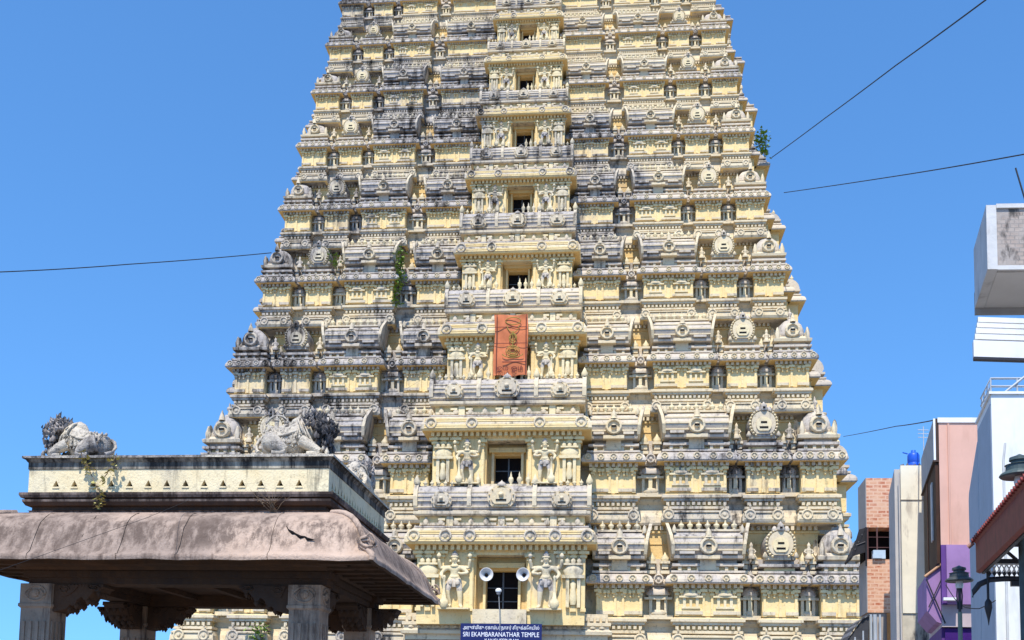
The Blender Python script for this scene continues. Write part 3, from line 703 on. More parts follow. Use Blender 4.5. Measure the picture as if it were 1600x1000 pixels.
for q_ in (vents(lambda x, y, z: (PX+x, y, z), -PX, .45, .298, 14, .052), vents(lambda x, y, z: (-y, x, z), PD, .22, .18, 20, .05),
           vents(lambda x, y, z: (-x, PD-y, z), -PX, .45, .298, 14, .052), vents(lambda x, y, z: (PX+y, PD-x, z), PD, .30, .30, 12, .05)):
    mb.add(q_.v, [], 0); b = len(mb.v)-len(q_.v); mb.f += [tuple(b+i for i in f) for f in q_.f]; mb.m += q_.m; mb.sm += q_.sm
obj('parapet_panel', mb, ['para', 'hole'], pvl)
mb = MB(); full = lambda prof, mat: mb.loft(PX, 0, 0, PD, prof, mat, True, True)
full([(.0, 5.315), (.012, 5.318), (.012, 5.42), (.03, 5.44), (.05, 5.475), (.085, 5.48), (.085, 5.515), (-.1, 5.53), (-.2, 5.52)], [0,0,0,0,0,1,1,1])
obj('coping', mb, ['cope', 'statue'], pvl)
# beams under the eave and the ceiling
mb = MB()
for y0, y1 in ((.14, .54), (PD-.54, PD-.14)):
    mb.box(PX+.02, -.02, y0, y1, 3.54, 3.64, 0); mb.box(PX-.05, .05, y0-.05, y1+.05, 3.64, 3.745, 0)
for x0, x1 in ((PX+.10, PX+.50), (-.50, -.10)):
    mb.box(x0, x1, .545, PD-.545, 3.545, 3.638, 0); mb.box(x0-.05, x1+.05, .595, PD-.595, 3.643, 3.74, 0)
for i in range(12):                                               # rafters carved under the side eaves
    y = -.6+i*(PD+1.2)/11
    for x0, x1 in ((.06, .84), (PX-.84, PX-.06)): mb.box(x0, x1, y-.035, y+.035, 3.75, 3.785, 0)
for x in (-3.4, -2.4, -1.4): mb.box(x-.06, x+.06, .60, PD-.6, 3.66, 3.74, 0)
mb.box(PX+.06, -.06, .62, PD-.62, 3.745, 3.90, 0)
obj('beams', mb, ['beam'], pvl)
# pillars with brackets
def pillar_mesh():
    mb = MB(); a = .27
    mb.box(-a-.12, a+.12, -a-.12, a+.12, 0, .35); mb.box(-a, a, -a, a, .35, 1.2)
    mb.lathe(0, 0, [(a*.98, 1.2), (a*.98, 2.0)], 8, 0, smooth=False); mb.box(-a, a, -a, a, 2.0, 2.35)
    mb.loft(-a, a, -a, a, [(0, 2.35), (-.03, 2.38), (-.03, 3.15), (.0, 3.18), (.0, 3.22), (-.015, 3.23), (-.015, 3.535)], 0, True)
    for sx, sy, ax in ((0, -1, 'y'), (0, 1, 'y'), (1, 0, 'x'), (-1, 0, 'x')):      # carved roundel on each face of the head block
        b = MB((lambda x, y, z, sx=sx, sy=sy: (x*(-sy)-y*sx*(-1)*(-1) if sx == 0 else -y*sx, y*(-sy) if sx == 0 else x*sx, z)))
        pts = [(.16*cos(t), -.258, 3.385+.115*sin(t)) for t in [2*pi*i/16 for i in range(17)]]
        b.tube(pts, .016, 5); b.lathe(0, -.25, [(.07, 0), (.06, -.03), (.02, -.045)], 9, axis='y', cz=3.385)
        for q_ in (-1, 1): b.tube([(q_*.10, -.255, 3.30), (q_*.13, -.27, 3.38), (q_*.07, -.26, 3.45)], .014, 4)
        for q_ in range(4): b.box(-.2+.11*q_, -.15+.11*q_, -.262, -.23, 2.45, 2.95)
        mb.add(b.v, b.f, 0)
    return mb.mesh('pillar')
def bracket_mesh():
    """corbel reaching 0.95 m from the pillar: stepped scroll with hanging buds"""
    mb = MB(lambda x, y, z: (x*.80, y, 3.535+(z-3.355)*.78)); up = [(0, 3.355), (.98, 3.355), (.99, 3.30), (.93, 3.27), (.90, 3.22), (.84, 3.20), (.80, 3.22), (.76, 3.17), (.70, 3.10), (.66, 3.03), (.60, 3.045), (.57, 3.10), (.53, 3.09), (.47, 3.04), (.44, 2.96), (.38, 2.92), (.33, 2.94), (.27, 2.86), (0, 2.80)]
    mb.prism(up, -.19, .19, 0, 'xz')
    mb.prism([(.06, 3.33), (.5, 3.33), (.40, 3.2), (.28, 3.12), (.16, 3.1)], -.21, .21, 0, 'xz')
    for y in (-.205, .205):
        pts = [(.80+.12*cos(t)*(1-t/12), y, 3.28+.055*sin(t)*(1-t/12)) for t in [i*.6 for i in range(14)]]
        mb.tube(pts, .016, 5)
        pts = [(.22+.11*cos(t)*(1-t/14), y, 3.24+.08*sin(t)*(1-t/14)) for t in [i*.6 for i in range(16)]]
        mb.tube(pts, .018, 5)
    for x, z, r in ((.66, 3.02, .055), (.42, 2.94, .06), (.86, 3.19, .045), (.28, 2.86, .05)):
        for y in (-.12, 0, .12): mb.lathe(x, y, [(r*.7, z+.04), (r, z-.01), (r*.6, z-.05), (.005, z-.09)], 7)
    for i in range(7): mb.box(.30+.07*i, .335+.07*i, -.2, -.19, 3.33-.03, 3.35)
    return mb.mesh('bracket')
pm, bm = pillar_mesh(), bracket_mesh()
for x in (-.33, PX+.17+.02):
    for y in (.31, PD-.31):
        p_ = obj('pillar', pm, 'stone', pvl, (x, y, 0))
        inx = 1 if x < -2 else -1
        b_ = obj('bracket', bm, 'beam', p_, (inx*.26, 0, 0)); b_.rotation_euler = (0, 0, 0 if inx > 0 else pi)
        iny = 1 if y < 1 else -1
        b_ = obj('bracket', bm, 'beam', p_, (0, iny*.26, 0)); b_.rotation_euler = (0, 0, iny*pi/2)
        if iny < 0: b_ = obj('bracket', bm, 'beam', p_, (-inx*.26, 0, 0)); b_.rotation_euler = (0, 0, pi if inx > 0 else 0); b_.scale = (.6, 1, .9); b_.location.z = .35
mb = MB(); mb.box(PX-.5, .5, -.5, PD+.5, .004, .30); obj('platform', mb, 'stone', pvl)

# ------------------------------------------------------------------ stucco bulls and seated deity on the parapet
def body_loft(mb, st, n=20, mat=0):
    """continuous trunk: elliptical stations (x, z centre, half width, half height) along x"""
    v = []
    for x, zc, ry, rz in st:
        for i in range(n):
            t = 2*pi*i/n; v.append((x, ry*cos(t), zc+rz*sin(t)))
    mb.add(v, [(i*n+j, (i+1)*n+j, (i+1)*n+(j+1) % n, i*n+(j+1) % n) for i in range(len(st)-1) for j in range(n)], mat, True)
    mb.add(v[:n], [tuple(range(n))], mat); mb.add(v[-n:], [tuple(range(n-1, -1, -1))], mat)
def bull_parts():
    b = MB()
    body_loft(b, [(.575, .22, .03, .05), (.555, .225, .11, .12), (.51, .23, .175, .17), (.42, .235, .225, .205), (.28, .25, .245, .22), (.12, .26, .25, .235), (.0, .29, .245, .27), (-.09, .32, .215, .29), (-.18, .36, .175, .255),
                  (-.26, .42, .135, .195), (-.33, .49, .105, .145), (-.40, .525, .088, .108), (-.47, .51, .07, .082), (-.54, .475, .056, .060), (-.585, .46, .035, .036)])
    body_loft(b, [(-.16, .54, .02, .03), (-.12, .55, .07, .07), (-.03, .555, .10, .10), (.06, .53, .09, .08), (.13, .48, .03, .03)], 12)
    for t in (-1, 1):
        b.tube([(-.16, t*.17, .24), (-.30, t*.20, .17), (-.43, t*.20, .10), (-.47, t*.20, .075)], [.10, .085, .06, .05], 9)
        b.tube([(-.47, t*.20, .07), (-.36, t*.215, .05), (-.26, t*.22, .045)], [.05, .045, .04], 8)
        b.tube([(.40, t*.19, .24), (.28, t*.235, .20), (.16, t*.25, .13), (.08, t*.25, .085)], [.15, .14, .10, .06], 9)
        b.tube([(.08, t*.26, .07), (.20, t*.275, .05), (.30, t*.28, .045)], [.06, .05, .045], 8)
    b.tube([(.56, 0, .34), (.63, 0, .30), (.66, -.02, .22), (.64, -.08, .13), (.56, -.18, .06)], [.035, .032, .03, .028, .045], 7)
    for i, (x, z) in enumerate(((-.20, .38), (-.26, .35), (-.14, .44))):                # folds of the dewlap and a rope over the hump
        b.tube([(x-.08, -.17, z-.14), (x+.0, -.215, z-.0), (x+.06, -.17, z+.12), (x+.08, 0, z+.20), (x+.06, .17, z+.12)], .02, 5)
    for i in range(6): b.lathe(-.05+.085*i, -.25+.012*abs(i-2), [(.03, .19), (.04, .215), (.025, .245)], 6)
    b.tube([(-.08, -.22, .38), (.08, -.255, .32), (.25, -.255, .30), (.42, -.225, .33)], .02, 5)
    rb = random.Random(11)
    for i in range(90):                                             # carved trappings, bells and eroded lumps over the flank
        x = rb.uniform(-.2, .52); t = rb.uniform(-.5, 1.1)
        ry = .25-.25*max(0, x-.3)**1.2; zc = .26+.10*max(0, -x); y = -ry*cos(t)*.98; z = zc+.22*sin(t)*(1-max(0, x-.35)*1.2); k = rb.uniform(.010, .026)
        b.lathe(x, y, [(k*.6, z-k), (k, z), (k*.5, z+k), (.002, z+k*1.3)], 5)
    for i in range(9): x = -.1+.07*i; b.tube([(x, -.15, .47-.012*i), (x+.01, -.235, .36-.008*i), (x, -.262+.003*i, .27)], .011, 4)
    b.box(-.62, .66, -.30, .30, -.012, .028)
    m = MB(); rnd = random.Random(3)
    for t in (-1, 1):
        m.tube([(-.41, t*.05, .52), (-.40, t*.09, .58), (-.36, t*.10, .64)], [.026, .018, .006], 6)
        m.tube([(-.37, t*.06, .47), (-.33, t*.13, .46)], [.03, .01], 5)
    for i in range(330):                                                               # ruffled collar, flowers and flames around the head
        a = rnd.uniform(-.7, 2.5); r = rnd.uniform(.05, .21+.12*abs(sin(2.6*a+.5))); y = rnd.uniform(-.24, .20)
        x = -.36-r*cos(a)*1.05+rnd.uniform(-.03, .03); z = .42+r*sin(a)*.85
        if x > -.12 or (x > -.2 and z < .5): continue
        if z < .03: z = .04
        k = rnd.uniform(.018, .042); an = rnd.uniform(0, 6)
        m.add([(x-k, y, z-k*.4), (x, y-k, z+k*.2), (x+k, y, z+k*.3), (x, y+k, z-k*.2), (x+cos(an)*k*1.6, y-k*.3, z+k*2.0), (x, y, z-k*1.2)],
              [(0,1,4), (1,2,4), (2,3,4), (3,0,4), (1,0,5), (2,1,5), (3,2,5), (0,3,5)], 0)
    for i in range(16):
        x = -.55+.03*rnd.uniform(-1, 1); z = .05+i*.02; y = rnd.uniform(-.14, .14)
        m.lathe(x+.006*i, y, [(.03, z-.03), (.045, z), (.02, z+.045)], 6)
    for i in range(70):
        x = rnd.uniform(-.62, -.40); z = rnd.uniform(.04, .40); y = rnd.uniform(-.26, .2); k = rnd.uniform(.02, .045)
        m.lathe(x+.12*z, y, [(k*.6, z-k), (k, z), (k*.5, z+k), (.003, z+k*1.7)], 5, rnd.random() < .25)
    return b.mesh('body'), m.mesh('mane')
bull_body, bull_mane = bull_parts()
def bull(label, loc, rz, flip, sc, grp):
    r = thing('bull_statue', label, 'bull statue', loc, rz, grp)
    a = obj('body', bull_body, 'statue', r); c = obj('mane', bull_mane, ['mane', 'statue'], r)
    r.scale = (sc*.90*(-1 if flip else 1), sc, sc*1.02); return r
bull('pale bull statue with dark ruffled mane on the pavilion corner seen against the sky', pav(PX+.60, .42, 5.545), -THETA, False, .98, 'stucco bulls on the pavilion corners')
bull('bull statue facing right beside the seated deity, at the near right pavilion corner', pav(-.66, .42, 5.545), -THETA, True, 1.05, 'stucco bulls on the pavilion corners')
bull('weathered bull statue at the far end of the pavilion side parapet', pav(-.42, PD-.72, 5.545), pi/2-THETA, True, 1.05, 'stucco bulls on the pavilion corners')
DJ = [(0,0,.17,.105,.09), (0,0,.27,.085,.07), (0,0,.38,.105,.075), (0,0,.47,.05), (0,-.01,.53,.06), (0,0,.585,.055), (0,0,.66,.038), (0,0,.73,.016),
      (.12,0,.13,.075), (.27,-.10,.10,.055), (.08,-.20,.075,.042), (-.12,0,.13,.075), (-.27,-.10,.10,.055), (-.08,-.21,.07,.042),
      (.15,0,.42,.045), (.24,-.03,.30,.036), (.17,-.16,.24,.03), (-.15,0,.42,.045), (-.24,-.03,.30,.036), (-.16,-.17,.27,.03), (.27,.02,.50,.032), (-.27,.02,.50,.032)]
DE = [(0,1),(1,2),(2,3),(3,4),(4,5),(5,6),(6,7),(0,8),(8,9),(9,10),(0,11),(11,12),(12,13),(2,14),(14,15),(15,16),(2,17),(17,18),(18,19),(14,20),(17,21)]
d = thing('deity_statue', 'pale seated deity statue with tall crown and raised hands on the pavilion parapet', 'statue', pav(-1.0, .50, 5.545), -THETA)
mb = MB(); mesh_into(mb, skin_mesh('deity', DJ, DE, 2))
mb.lathe(0, 0, [(.24, 0), (.30, .02), (.27, .05), (.22, .075)], 12, 0, 1.1, .9)
mb.lathe(0, -.01, [(.06, .575), (.07, .59), (.055, .61)], 10); mb.lathe(0, -.055, [(.014, .515), (.012, .53), (.003, .545)], 5)
for t in (-1, 1): mb.lathe(t*.27, .02, [(.02, .53), (.04, .56), (.01, .62)], 6)
obj('body', mb, 'statue', d)
mb = MB()                                                          # flame arch behind the figure
o_ = [(cos(t)*.33, .40+sin(t)*.36) for t in [radians(-50+280*i/24) for i in range(25)]]
mb.tube([(x, .10, z) for x, z in o_], .026, 6)
for i, (x, z) in enumerate(o_):
    if i % 2 == 0: mb.lathe(x*1.06, .10, [(.024, z-.01), (.03, z+.012), (.004, z+.075)], 5)
obj('halo', mb, 'statue', d)
d.location = pav(-1.02, .52, 5.545+.30); d.scale = (.62, .62, .62)
mb = MB(); mb.loft(-.26, .26, -.22, .22, [(0, -.62), (.05, -.60), (.05, -.50), (-.04, -.46), (-.06, -.20), (.03, -.10), (.03, -.02), (-.02, .0)], 0, True)
obj('pedestal', mb, 'statue', d)

# ------------------------------------------------------------------ plants
def leaf(mb, p, k, rnd, mat=0, droop=0.):
    a = rnd.uniform(0, 2*pi); el = rnd.uniform(-.5, .9)-droop
    d_ = Vector((cos(a)*cos(el), sin(a)*cos(el), sin(el))); n = d_.cross(Vector((0, 0, 1))).normalized()*k*.34
    p = Vector(p); m_ = p+d_*k*.5-Vector((0, 0, k*.06)); e_ = p+d_*k
    mb.add([tuple(p), tuple(m_+n), tuple(e_), tuple(m_-n)], [(0,1,2), (0,2,3)], mat)
def foliage_mat(name, c0, c1):
    q = N(name); col = q.mix(q.ramp(q.noise(14, detail=2), .35, .65), c0, c1)
    q.b.inputs['Subsurface Weight'].default_value = 0
    return q.done(col, .6, .3)
M['leaf'] = foliage_mat('fresh leaf', (.09, .20, .025), (.24, .34, .06))
M['dryleaf'] = foliage_mat('yellowing leaf', (.34, .29, .08), (.42, .40, .16))
M['twig'] = plain('twig', (.20, .14, .09), .3, 5)
def plant(label, stems, k, per, seed, lm='leaf', spread=.5, droop=0., kind='plant'):
    rnd = random.Random(seed); base = Vector(stems[0][0])
    r = thing(kind, label, 'plant', base)
    st = MB(); lf = MB()
    for pts in stems:
        P = [Vector(p)-base for p in pts]
        st.tube(P, [k*.09]*(len(P)-1)+[k*.04], 4)
        for i in range(len(P)-1):
            for j in range(per):
                t = (j+rnd.random())/per; q_ = P[i].lerp(P[i+1], t)
                q_ += Vector((rnd.gauss(0, 1), rnd.gauss(0, 1)*.6-.2, rnd.gauss(0, 1)))*k*spread
                leaf(lf, q_, k*rnd.uniform(.6, 1.2), rnd, 0, droop)
    obj('stem', st, 'twig', r); obj('foliage', lf, lm, r)
    return r
def tw(x, y, z): return T0 + Matrix.Rotation(-THETA, 3, 'Z') @ Vector((x, y, z))
def tower_px(px, py, yl):
    """point of the tower's local plane y = yl seen at this pixel"""
    d_ = RM @ Vector(((px-CX)/F, -(py-CY)/F, -1)); v_ = Vector((sin(THETA), cos(THETA), 0))
    t = (yl+(T0-EYE).dot(v_))/d_.dot(v_); return EYE+d_*t
pp = lambda l, yl: [tower_px(x, y, yl) for x, y in l]
plant('green creeper hanging down a recess in the left half of the tower', [pp([(625, 388), (628, 410), (622, 432), (626, 452)], 2.4), pp([(630, 392), (620, 415), (630, 440)], 2.2), pp([(624, 430), (618, 462), (624, 476)], 2.6)], .42, 26, 1, spread=.35, droop=.5)
plant('leafy green bush rooted near the right edge of the tower, by the upper cable', [pp([(1195, 245), (1191, 225), (1188, 205)], 8.0), pp([(1194, 242), (1197, 222), (1194, 208)], 8.2), pp([(1192, 240), (1184, 222), (1182, 212)], 8.0)], .42, 22, 2, spread=.4)
plant('thin yellow green sprig high up on the left side of the tower', [pp([(527, 425), (524, 408), (526, 393)], 2.0), pp([(526, 420), (519, 408), (517, 402)], 2.0)], .4, 8, 3)
v0 = lambda x, z, y=-.10: pav(x, y, z)
vx = lambda px: PX+(px-47)/468*4.785
def vine(pts): return [pav(vx(px), -.10-.02*i, 5.5+(712-py)*.0098) for i, (px, py) in enumerate(pts)]
plant('straggling yellow green vine hanging over the left part of the pavilion parapet', [vine([(133, 704), (138, 720), (150, 735), (160, 755), (172, 775), (176, 790)]), vine([(190, 708), (184, 725), (178, 742), (168, 756)]), vine([(150, 735), (146, 728), (140, 716)]), vine([(172, 775), (166, 784), (168, 796)])], .085, 11, 4, 'dryleaf', .42, .3, 'vine')
sh = []
rnd = random.Random(9)
for i in range(16):
    x = vx(440)+rnd.uniform(-.05, .05); p0 = pav(x, -.22, 4.60); a = rnd.uniform(-1, 1)
    sh.append([p0, pav(x+a*.12, -.24-.1*rnd.random(), 4.70+.08*rnd.random()), pav(x+a*.30+rnd.uniform(-.05, .05), -.26-.12*rnd.random(), 4.74+.20*rnd.random())])
plant('dry leafless twiggy shrub growing on the pavilion eave below the parapet', sh, .045, 2, 5, 'twig', .3, 0, 'dry_shrub')
plant('low green weed growing at the foot of the tower, seen under the pavilion', [[tower_px(405, 1010, -.6), tower_px(408, 990, -.7), tower_px(404, 972, -.6)], [tower_px(405, 1010, -.6), tower_px(398, 985, -.6)], [tower_px(405, 1010, -.6), tower_px(416, 980, -.6)]], .6, 14, 6)

# ------------------------------------------------------------------ things fixed to the tower front
ws = tower_px(783, 985, -3.2)
sign = thing('name_board', 'dark blue temple name board with white lettering below the lowest doorway', 'sign', ws, -THETA)
mb = MB(); mb.box(-3.15, 3.15, -.06, .06, -1.25, .52); obj('panel', mb, plain('sign blue', (.012, .018, .10), .1, rough=.45), sign)
wp = plain('sign white', (.85, .85, .88), .03, rough=.5)
lettering('\u0b85\u0bb0\u0bc1\u0bb3\u0bcd\u0bae\u0bbf\u0b95\u0bc1 \u0b8f\u0b95\u0bbe\u0bae\u0bcd\u0baa\u0bb0\u0ba8\u0bbe\u0ba4\u0bb0\u0bcd \u0ba4\u0bbf\u0bb0\u0bc1\u0b95\u0bcd\u0b95\u0bc7\u0bbe\u0baf\u0bbf\u0bb2\u0bcd', 5.9, .44, wp, sign, (0, -.07, .18))
lettering('SRI EKAMBARANATHAR TEMPLE', 5.9, .36, wp, sign, (0, -.07, -.32))
lettering('KANCHEEPURAM', 2.6, .34, wp, sign, (.05, -.07, -.82))
bn = thing('cloth_banner', 'long orange red cloth banner with a drawn emblem hanging in front of a tower doorway', 'banner', tower_px(798, 539, YB[2]-3.25), -THETA)
hw_, hh_ = 1.36, 2.56
mb = MB(); nx, nz = 10, 26; v = []
for j in range(nz+1):
    for i in range(nx+1):
        x = -hw_+2*hw_*i/nx; z = -hh_+2*hh_*j/nz
        v.append((x+.05*sin(z*1.3+.4), .05*sin(9*i/nx+z*.8)+.05*sin(z*2.3+i*.3)-.02, z+.07*sin(i*.9)*(j == 0)-.05*sin(pi*i/nx)*(j == nz)))
mb.add(v, [(j*(nx+1)+i, j*(nx+1)+i+1, (j+1)*(nx+1)+i+1, (j+1)*(nx+1)+i) for j in range(nz) for i in range(nx)], 0, True)
mb.add([(x, y+.03, z) for x, y, z in v], [(j*(nx+1)+i, (j+1)*(nx+1)+i, (j+1)*(nx+1)+i+1, j*(nx+1)+i+1) for j in range(nz) for i in range(nx)], 0, True)
obj('cloth', mb, plain('saffron cloth', (.60, .19, .085), .22, .6, rough=.85, spec=.1, dirt=(.40, .14, .07)), bn)
mb = MB(); Y_ = -.15
for x in (-hw_+.22, hw_-.12): mb.box(x-.03, x+.03, Y_, Y_+.02, -hh_+.1, hh_-.05, 0)
for z in (.1, 1.45): mb.box(-hw_+.02, hw_-.02, Y_+.004, Y_+.022, z-.025, z+.025, 0)
mb.box(-.65, hw_-.1, Y_, Y_+.02, -1.50, -1.42, 0)
obj('stripes', mb, plain('banner dark red', (.14, .03, .02), .2), bn)
mb = MB()
for k, (rx, rz, cz, t0, t1) in enumerate(((.62, .30, 1.95, 0, 6.3), (.52, .75, 1.75, 3.4, 6.1), (.20, .30, .55, 0, 6.3), (.30, .42, .50, 0, 6.3), (.55, .42, -.55, 0, 6.3), (.40, .30, -.55, 0, 6.3), (.24, .18, -.55, 0, 6.3), (.85, .35, -.75, 3.3, 6.1))):
    mb.tube([(.18+rx*cos(t0+(t1-t0)*i/20), Y_-.005*k, cz+rz*sin(t0+(t1-t0)*i/20)) for i in range(21)], .035, 4, 0)
mb.tube([(.18, Y_, 1.1), (.18, Y_, -.2)], .04, 4)
obj('emblem', mb, plain('banner drawing', (.36, .26, .06), .2), bn)
dk = plain('banner lettering', (.10, .012, .015), .1)
for x in (-.62, .55): lettering('\u0b93\u0bae\u0bcd', .92, .62, dk, bn, (x, Y_, -2.02))
# horn loudspeakers either side of the lowest door
sp_m = [plain('horn grey', (.62, .60, .58), .1, rough=.45), M['hole']]
for px, lab, rz in ((760, 'round grey horn loudspeaker left of the lowest doorway', .10), (818, 'round grey horn loudspeaker right of the lowest doorway', -.22)):
    h_ = thing('horn_loudspeaker', lab, 'loudspeaker', tower_px(px, 898, -2.9), -THETA+rz, 'horn loudspeakers at the door')
    mb = MB(); mb.lathe(0, 0, [(.16, .75), (.20, .70), (.22, .35), (.18, .30), (.20, .22), (.34, .02), (.50, -.16), (.54, -.18), (.53, -.20), (.48, -.17), (.30, .02), (.16, .16), (.10, .20), (.01, .20)], 22, 0, axis='y')
    obj('horn', mb, sp_m[:1], h_)
    mb = MB(); mb.lathe(0, 0, [(.15, .14), (.12, .02), (.05, -.03), (.01, -.035)], 12, 0, axis='y'); obj('driver', mb, 'hole', h_)
    mb = MB(); mb.box(-.04, .04, .3, 2.0, -.06, .02); mb.box(-.25, .25, .40, .46, -.28, -.22); mb.tube([(-.23, .43, 0), (-.25, .43, -.25)], .03, 5); mb.tube([(.23, .43, 0), (.25, .43, -.25)], .03, 5)
    obj('mounting', mb, plain('mounting steel', (.2, .19, .18)), h_)
fl = thing('floodlight', 'small white lamp on a thin pole rising above the blue name board', 'lamp', tower_px(781, 978, -3.4), -THETA)
mb = MB(); mb.tube([(0, 0, 0), (-.06, 0, 1.4), (-.14, 0, 2.7)], .035, 6); obj('pole', mb, plain('pole grey', (.30, .30, .30)), fl)
mb = MB(); mb.lathe(-.15, 0, [(.20, 2.62), (.24, 2.70), (.24, 2.80), (.14, 2.90), (.02, 2.93)], 12, 0); mb.lathe(-.15, 0, [(.10, 2.40), (.17, 2.50), (.16, 2.62)], 10, 1)
obj('lamp_head', mb, [plain('lamp white', (.85, .85, .83)), plain('lamp grey', (.25, .25, .26))], fl)

# ------------------------------------------------------------------ buildings along the right of the street
def G(px, Y):                                # ground point below pixel column px at distance Y
    p = at(px, 1120-(px-800)*.0175, Y); return Vector((p.x, p.y, 0))
class Frame:
    """upright frame: origin o, a along the front (to the right), d going back"""
    def __init__(s, o, fa, da): s.o = o; s.a = Vector((cos(fa), sin(fa), 0)); s.d = Vector((sin(da), cos(da), 0))
    def __call__(s, x, y, z): p = s.o+s.a*x+s.d*y; return (p.x, p.y, z)
    def pt(s, x, y, z): return Vector(s(x, y, z))
def building(name, label, cat, o):
    return thing(name, label, cat, (o.x, o.y, 0))
def fmb(fr):                                 # mesh builder in a building frame, relative to its Empty
    return MB(lambda x, y, z: (fr.a.x*x+fr.d.x*y, fr.a.y*x+fr.d.y*y, z))
FA = -radians(3.5); DA = radians(17.8)
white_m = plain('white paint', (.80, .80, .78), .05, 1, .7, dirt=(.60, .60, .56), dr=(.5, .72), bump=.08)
shaded_white_m = plain('shaded white paint', (.40, .45, .50), .06, 1, .8, dirt=(.32, .36, .39), bump=.1)  # white paint darkened and blued: the side wall's shade is in the colour
conc = plain('rough grey concrete', (.40, .37, .33), .2, 1.5, .9, bump=.5, dirt=(.18, .16, .14))
soff = plain('plaster soffit', (.60, .58, .55), .06, .8, .9, dirt=(.45, .43, .4))
iron = plain('dark iron', (.035, .035, .04), .2, 3, .5)
steel = plain('railing steel', (.42, .45, .48), .1, 3, .45)

# A: near corner house, only its jutting roof parapet is in the frame
o = G(1559, 14.0); fr = Frame(o, FA, DA)
zb_, zt_ = zat(1546, 421, o), zat(1546, 321, o)
bA = building('corner_house', 'grey roof parapet jutting out over the street at the right edge, worn brickwork face', 'building', o)
mb = fmb(fr)
mb.box(.145, 6.5, .105, 1.4, zb_, zt_-.06, 1); mb.box(0, .14, -.03, 1.4, zb_-.004, zt_-.0, 0)
mb.box(.14, 6.5, -.02, .1, zb_+.02, zt_-.05, 2); mb.box(.14, 6.5, -.05, .1, zt_-.05, zt_+.01, 0); mb.box(.14, 6.5, -.03, .02, zb_-.01, zb_+.05, 0)
mb.box(1.6, 7, 1.465, 3, 0, zt_-.3, 0); mb.box(-.0, 2.2, 1.403, 1.46, zb_-.10, zb_+.25, 4)
for x in (1.2, 2.6): mb.box(x-.05, x+.05, .5, .6, zb_-.015, zb_, 3)
q = N('worn parapet brick'); bk = q.n('ShaderNodeTexBrick'); bk.inputs['Scale'].default_value = 4.2; bk.inputs['Mortar Size'].default_value = .03
bk.inputs['Color1'].default_value = (.36, .27, .22, 1); bk.inputs['Color2'].default_value = (.44, .36, .30, 1); bk.inputs['Mortar'].default_value = (.22, .20, .18, 1)
mp = q.n('ShaderNodeMapping'); mp.inputs['Rotation'].default_value = (pi/2, 0, 0); q.l(q.g.outputs['Position'], mp.inputs['Vector']); q.l(mp.outputs[0], bk.inputs['Vector'])
nz = q.noise(2.2, detail=6); wornm = q.mix(q.ramp(nz, .34, .54), bk.outputs[0], (.40, .35, .31)); wornm = q.mix(q.ramp(q.noise(5, (1, 1, .4), 5), .56, .66), wornm, (.10, .09, .08)); q.bump(nz, .8, .05)
worn = q.done(wornm, .95, .1)
obj('roof_parapet', mb, [plain('pale cement', (.58, .57, .55), .1, 1.5, .9, bump=.3, dirt=(.35, .33, .31), dr=(.54, .7)), soff, worn, iron, plain('ledge grey', (.30, .29, .28))], bA)
mb = fmb(fr); b0 = fr.pt(.30, .1, zt_)-o
mb.tube([(.66, .3, zt_), (.48, .3, zt_+.72)], .014, 5); obj('antenna_pole', mb, iron, bA)

# B: nearer white sunshade of stacked slats
o = G(1534, 11.5); fr = Frame(o, radians(2.2), DA)
z0, z1 = zat(1521, 557, o), zat(1527, 492, o); dz = (z1-z0)/65
bB = building('shop_house', 'bright white stepped sunshade with horizontal slats above the white railed wall', 'building', o)
mb = fmb(fr)
mb.box(0, 4.5, 0, .10, z0, z0+26*dz, 0); mb.box(.0, 4.5, .0, .08, z0-.03, z0-.002, 1)
for i, (h0, h1) in enumerate(((28, 36), (38.5, 46), (48.5, 55), (57.5, 65))):
    mb.box(.02+.015*i, 4.5, .012*i, .10+.012*i, z0+h0*dz, z0+h1*dz, 0); mb.box(.06+.015*i, 4.5, .05+.012*i, .12+.012*i, z0+(h0-2.6)*dz, z0+h0*dz, 2)
mb.box(1.6, 5, .25, 2, 0, z1+.5, 0); mb.box(1.5, 4.5, .14, .249, z0+.1, z1, 0)
obj('sunshade', mb, [white_m, iron, plain('slot grey', (.16, .15, .15))], bB)

# C: white house with railing
o = G(1560, 24.0); fr = Frame(o, FA, DA)
zt_ = zat(1550, 616, o)
bC = building('white_house', 'tall white house with side wall coloured as in shade and a steel railing on its roof', 'house', o)
mb = fmb(fr); dC = 2.6
mb.box(0, 7, 0, dC, 0, zt_, 0); mb.box(-.05, 7, -.05, dC, zt_, zt_+.06, 0)
obj('wall', mb, [white_m], bC)
mb = fmb(fr); zs = zat(1530, 690, fr.pt(0, 2.6, 0))
mb.prism([(dC, 0), (dC, zs), (dC+2.0, zs-.95), (dC+2.1, zs-1.15), (dC+2.1, 0)], -.01, 4, 0, 'yz'); mb.box(-.012, .0, .1, dC-.1, .5, zt_-.2, 0)
obj('side_wall', mb, shaded_white_m, bC)
mb = fmb(fr); zr = zat(1560, 590, o)
for z in (zr, (zr+zt_)/2): mb.tube([(-.02, 1.6, z-.0), (0, 0, z), (6, 0, z)], .028, 6)
for x in (0, .62, 1.24, 1.9, 2.6): mb.tube([(x, 0, zt_), (x, 0, zr)], .025, 6)
for y in (.55, 1.1, 1.6): mb.tube([(0, y, zt_), (0, y, zr)], .025, 6)
mb.tube([(.3, -.02, zt_+.02), (.9, -.03, zr+.12), (1.3, -.03, zr+.35)], .03, 6)
obj('railing', mb, steel, bC)
for x in (.25,):
    mb = fmb(fr); mb.tube([(x, -.03, 0), (x, -.03, zt_-1.6), (x+.05, -.04, zt_-1.2)], .03, 6); obj('drainpipe', mb, plain('pvc', (.6, .6, .58)), bC)

